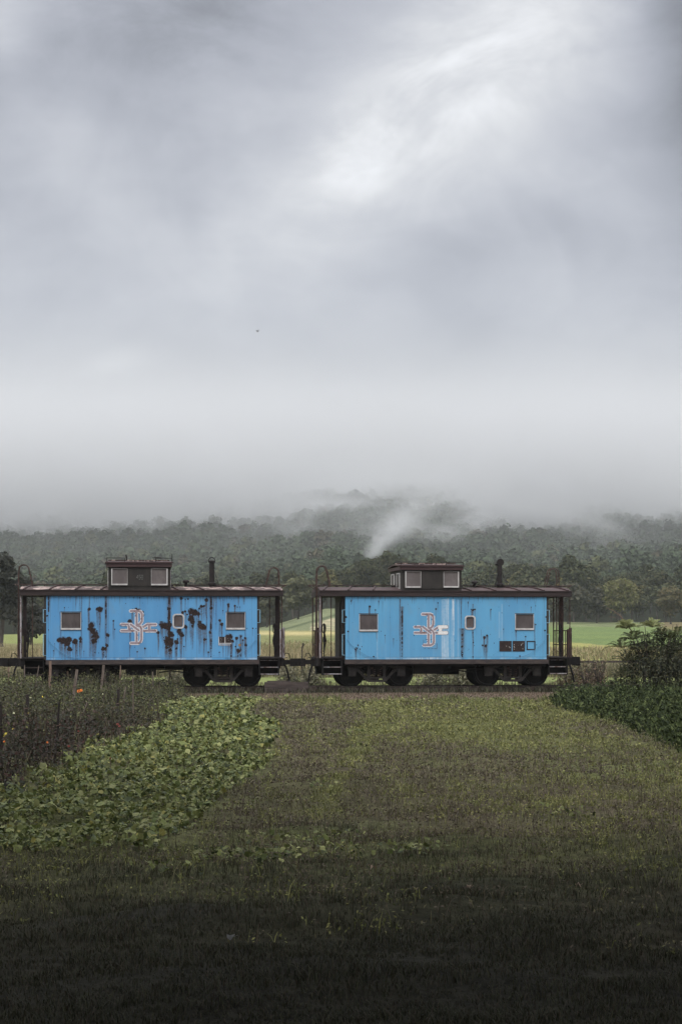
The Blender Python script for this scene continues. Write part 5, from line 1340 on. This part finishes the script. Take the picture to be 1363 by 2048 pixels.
# ------------------------------------------------------------------ garden stakes
def zg(x, y): return (x / 3.4075, 1320 + y / 3.4075)
stakes = [
 (343, 8, 343, 250, 18, 'stake_pale', 'thick pale brown post below the left body corner of the left caboose'),
 (364, 30, 352, 205, 8, 'stake', 'thin stake leaning against the thick pale brown post'),
 (170, 35, 170, 240, 8, 'stake', 'thin upright stake in front of the left caboose steps'),
 (60, 48, 62, 170, 11, 'stake_pale', 'short pale stake near the left edge, under the left coupler'),
 (266, 38, 232, 245, 7, 'stake', 'thin stake leaning right between the caboose steps and the thick pale post'),
 (150, 120, 146, 270, 7, 'stake', 'thin low stake left of the caboose steps'),
 (468, 0, 428, 150, 15, 'stake', 'dark slanted stake reaching up to the blue side of the left caboose'),
 (413, 75, 418, 190, 7, 'stake', 'short stick crossed by the dark slanted stake'),
 (462, 75, 460, 205, 12, 'stake_pale', 'short pale upright stake left of the orange dahlia'),
 (478, 84, 506, 145, 8, 'stake', 'short stick leaning left against a broad stake above the orange dahlia'),
 (526, 64, 488, 350, 20, 'stake', 'broad weathered stake standing just behind the orange dahlia'),
 (708, 34, 676, 285, 17, 'stake', 'broad grey stake in front of the left truck of the caboose'),
 (717, 95, 716, 212, 7, 'stake', 'thin short stake beside the broad grey stake'),
 (823, 36, 815, 215, 10, 'stake_pale', 'pale stake at the right side of the left truck'),
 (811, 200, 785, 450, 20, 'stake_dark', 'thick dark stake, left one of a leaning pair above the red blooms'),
 (860, 182, 812, 430, 13, 'stake', 'slanted stake, right one of the leaning pair above the red blooms'),
 (906, 118, 912, 478, 10, 'stake', 'tall thin stake with its foot at the right border of the garden'),
 (1040, 80, 1042, 215, 9, 'stake', 'short stake in front of the weeds under the left caboose'),
 (972, 122, 974, 250, 8, 'stake', 'short thin stake right of the tall thin stake'),
 (1166, 0, 1148, 190, 11, 'stake', 'rightmost garden stake, leaning a little, its top over the side sill'),
 (606, 262, 498, 520, 13, 'stake', 'strongly slanted grey stake in the middle of the garden'),
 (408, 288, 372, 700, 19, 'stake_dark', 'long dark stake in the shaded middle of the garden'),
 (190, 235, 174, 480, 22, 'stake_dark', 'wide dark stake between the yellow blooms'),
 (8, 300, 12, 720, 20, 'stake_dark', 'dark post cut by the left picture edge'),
 (410, 362, 296, 480, 5, 'stake_pale', 'thin pale stick lying at a slant across the long dark stake'),
 (912, 365, 868, 470, 4, 'stake_pale', 'thin pale stick leaning at the foot of the tall thin stake'),
]
rr = random.Random(12)
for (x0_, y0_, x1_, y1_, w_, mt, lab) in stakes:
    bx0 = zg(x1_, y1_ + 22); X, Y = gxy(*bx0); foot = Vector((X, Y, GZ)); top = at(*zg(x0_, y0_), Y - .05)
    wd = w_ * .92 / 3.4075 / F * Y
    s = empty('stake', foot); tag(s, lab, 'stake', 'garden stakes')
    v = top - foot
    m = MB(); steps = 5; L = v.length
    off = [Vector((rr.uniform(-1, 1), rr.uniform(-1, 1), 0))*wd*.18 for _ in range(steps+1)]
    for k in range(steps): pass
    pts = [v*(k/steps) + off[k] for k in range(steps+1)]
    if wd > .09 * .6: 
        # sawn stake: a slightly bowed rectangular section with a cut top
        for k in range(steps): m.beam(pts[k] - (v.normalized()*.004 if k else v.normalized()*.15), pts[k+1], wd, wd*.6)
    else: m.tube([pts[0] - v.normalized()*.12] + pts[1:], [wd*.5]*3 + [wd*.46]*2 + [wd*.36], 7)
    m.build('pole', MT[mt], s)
    if w_ >= 12:
        tk = MB(); p0 = pts[3]; tk.tube([p0 + Vector((wd*.7*math.cos(a*.8), wd*.7*math.sin(a*.8), .006*a)) for a in range(9)], .006, 4); tk.build('twine', MT['stake_pale'], s)

# ------------------------------------------------------------------ blooms
def petal_mat(name, c1, c2):
    return worn(name, c1, c2, 30, .55, bs=.05)
PM = {'orange': petal_mat('orange petals', (.75, .23, .025), (.62, .14, .02)), 'yellow': petal_mat('yellow petals', (.62, .55, .10), (.70, .50, .05)),
      'red': petal_mat('red petals', (.24, .045, .03), (.13, .025, .022)), 'pale': petal_mat('pale petals', (.55, .55, .36), (.42, .42, .25))}
blooms = [(537, 211, 15, 'orange', 'larger left bloom of the bright orange pair in the garden'), (553, 207, 13, 'orange', 'smaller right bloom of the bright orange pair in the garden'),
 (195, 361, 9, 'yellow', 'yellow bloom against the wide dark stake'), (96, 362, 9, 'pale', 'pale yellow bloom left of the wide dark stake'),
 (210, 255, 9, 'pale', 'pale bloom at the head of the wide dark stake'), (292, 250, 7, 'yellow', 'small yellow bloom right of the wide dark stake'),
 (92, 470, 10, 'yellow', 'dull yellow bloom low at the left, above the left edge cluster'), (42, 500, 13, 'yellow', 'largest yellow bloom of the cluster at the left edge'),
 (28, 516, 10, 'yellow', 'lower yellow bloom of the cluster at the left edge'), (30, 556, 9, 'orange', 'orange bloom lowest at the left edge'),
 (323, 561, 9, 'orange', 'orange bloom in the dark part of the garden left of the long dark stake'), (803, 438, 11, 'red', 'coral red bloom at the foot of the leaning pair of stakes'),
 (815, 452, 9, 'red', 'second coral red bloom just under the first at the leaning stakes'), (752, 668, 8, 'red', 'single red bloom near the edge of the squash leaves'),
 (470, 590, 14, 'red', 'dark red bloom in the shaded middle of the garden'), (537, 485, 8, 'red', 'small dark red bloom at the foot of the slanted grey stake'),
 (350, 297, 7, 'pale', 'small whitish bloom above the head of the long dark stake'), (702, 232, 6, 'pale', 'tiny pale bloom at the broad grey stake'), (88, 152, 6, 'pale', 'tiny pale bloom under the caboose coupler')]
for (x_, y_, r_, kd, lab) in blooms:
    px, py = zg(x_, y_); X, Y = gxy(px, py + 46); P = at(px, py, Y); rad = r_ / 3.4075 / F * Y * .95
    t = empty('flower', (P.x, P.y, GZ)); tag(t, lab, 'flower', 'garden blooms')
    hz = P.z - GZ; m = MB(); rq = random.Random(int(x_*7 + y_))
    fc_ = Vector((rq.uniform(-.3, .3), -.8, rq.uniform(.2, .7))).normalized(); s1 = fc_.orthogonal().normalized(); s2 = fc_.cross(s1)
    cc = Vector((0, 0, hz))
    for ring, (n_, rr_, up_) in enumerate(((13, 1.0, .05), (10, .72, .30), (7, .42, .5))):
        for k in range(n_):
            a = 6.283*k/n_ + ring*.3; d = s1*math.cos(a) + s2*math.sin(a); e = fc_.cross(d)
            b0 = cc + fc_*rad*up_*.4; tip = cc + d*rad*rr_ + fc_*rad*up_; md = cc + d*rad*rr_*.6 + fc_*rad*up_*.7
            m.add([b0, md - e*rad*.17, tip, md + e*rad*.17], [(0, 1, 2, 3)])
    m.build('petals', PM[kd], t)
    MB().tube([(rq.uniform(-.05, .05), .04, 0), (0, .03, hz*.6), tuple(cc + Vector((0, .01, -.005)))], [.008, .006, .005], 5).build('stem', MT['stake'], t)

# pale fallen leaves on the dark lawn
for (px, py, s_, lab) in [(937, 1795, .045, 'pale fallen leaf on the dark lawn right of centre'), (1155, 1788, .045, 'pale fallen leaf on the dark lawn towards the right'), (745, 1757, .05, 'pale flat fallen leaf at the lower edge of the cut crop'), (460, 1896, .06, 'grey fallen leaf on the dark lawn left of centre')]:
    X, Y = gxy(px, py); m = MB(); z = float(HT(X, Y)) + .075; cc = [(X, Y-s_*.2, z+.012)]
    for k in range(9):
        a = 6.283*k/9; q = .45*s_*(1 + .25*math.cos(3*a)); cc.append((X+q*math.cos(a), Y+q*.8*math.sin(a), z + .02*math.sin(2*a+px)))
    m.add(cc, [(0, 1+k, 1+(k+1) % 9) for k in range(9)]); m.tube([(X+s_*.4, Y, z), (X+s_*.8, Y+.01, z+.01)], .0015, 4)
    o = m.build('fallen_leaf', worn('dry leaf', (.20, .14, .10), (.28, .21, .16), 30, .7) if px != 460 else MT['stone_grey']); tag(o, lab, 'leaf', 'fallen leaves')

# a bird in flight
P = at(515.5, 662.5, 130)
bd = MB(); bd.lathe([(.0, -.13), (.03, -.10), (.05, 0), (.035, .08), (.012, .16)], (0, 0, 0), 'X', 10)
bd.add([(-.05, 0, .02), (.05, 0, .02), (.0, -.22, .10), (-.06, -.20, .10)], [(0, 1, 2, 3)]); bd.add([(-.05, 0, .02), (.05, 0, .02), (.02, .20, .14), (-.05, .18, .14)], [(3, 2, 1, 0)])
bd.add([(.14, -.01, 0), (.14, .01, 0), (.24, .04, 0), (.24, -.04, 0)], [(0, 1, 2, 3)])
o = bd.build('bird', MT['black_iron']); o.location = P; o.scale = (.6, .6, .6); o.rotation_euler = (.3, -.9, .4); tag(o, 'tiny dark bird flying in the grey sky', 'bird')

# ------------------------------------------------------------------ mist and haze
def volume(name, lo, hi, build_, label, cat=None):
    b = MB().box(lo, hi); me = bpy.data.meshes.new(name); me.from_pydata(b.v, [], b.f)
    m_ = bpy.data.materials.new(name); m_.use_nodes = True; m_.node_tree.nodes.clear(); n = N(m_.node_tree)
    o = n.node('ShaderNodeOutputMaterial'); pv = n.node('ShaderNodeVolumePrincipled'); n.put(o.inputs['Volume'], pv.outputs[0])
    build_(n, pv, n.node('ShaderNodeTexCoord').outputs['Object'])
    ob = link(name, me, m_); tag(ob, label, cat, kind='stuff'); return ob
def cloud(n, pv, co):
    pv.inputs['Color'].default_value = (.765, .77, .785, 1)
    s = n.node('ShaderNodeSeparateXYZ'); n.put(s.inputs[0], co); x, y, z = s.outputs
    a = n.noise(n.scale(co, (1, .35, 2.0)), .0095, 4, .62, dist=.6)
    b_ = n.noise(n.scale(co, (1, .5, 1.4)), .022, 4, .65, dist=.6)
    base_ = n.m('ADD', 44.0, n.m('ADD', n.m('MULTIPLY', n.m('SUBTRACT', a, .5), 150), n.m('MULTIPLY', n.m('SUBTRACT', b_, .5), 75)))
    d = n.ramp(n.m('SUBTRACT', z, base_), 0, 42)
    d = n.m('MULTIPLY', d, n.m('MULTIPLY', n.ramp(y, 640, 900), n.ramp(z, 122, 58)))
    n.put(pv.inputs['Density'], n.m('ADD', n.m('MULTIPLY', d, .034), n.m('MULTIPLY', n.m('MULTIPLY', n.ramp(y, 430, 900), n.ramp(z, 70, 24)), .0011)))
cl_o = volume('low_cloud', (-420, 470, 6), (420, 1650, 131), cloud, 'low cloud lying over the top of the wooded hill', 'cloud')
def wisp(n, pv, co):
    pv.inputs['Color'].default_value = (.765, .77, .785, 1)
    s = n.node('ShaderNodeSeparateXYZ'); n.put(s.inputs[0], co); x, y, z = s.outputs
    nz = n.noise(n.scale(co, (1, .5, 1)), .17, 4, .65, dist=.8)
    t = n.m('DIVIDE', n.m('SUBTRACT', z, 24.5), 14.0)
    cx_ = n.m('ADD', 9.0, n.m('MULTIPLY', n.m('POWER', n.m('MAXIMUM', t, 0.0), 1.2), 13.0))
    wd = n.m('ADD', 2.0, n.m('MULTIPLY', n.m('MAXIMUM', t, 0.0), 4.0))
    q = n.m('DIVIDE', n.m('ADD', n.m('SUBTRACT', x, cx_), n.m('MULTIPLY', n.m('SUBTRACT', nz, .5), 10)), wd)
    g = n.m('EXPONENT', n.m('MULTIPLY', n.m('MULTIPLY', q, q), -1.0))
    g = n.m('MULTIPLY', g, n.m('MULTIPLY', n.ramp(t, -.10, .12), n.ramp(t, 1.7, .5)))
    yy = n.m('DIVIDE', n.m('SUBTRACT', y, 590.0), 9.0)
    g = n.m('MULTIPLY', g, n.m('EXPONENT', n.m('MULTIPLY', n.m('MULTIPLY', yy, yy), -1.0)))
    n.put(pv.inputs['Density'], n.m('MULTIPLY', n.m('MULTIPLY', g, n.ramp(nz, .30, .62, .25, 1.1)), .075))
volume('mist_wisp', (-12, 566, 21), (48, 614, 46), wisp, 'slanting wisp of mist rising from the wood above the space between the cabooses', 'mist')
def haze(n, pv, co):
    pv.inputs['Color'].default_value = (.90, .955, .96, 1); pv.inputs['Density'].default_value = .00013
volume('haze', (-1900, -400, -3), (1900, 2700, 190), haze, 'thin even haze over the whole valley', 'haze')
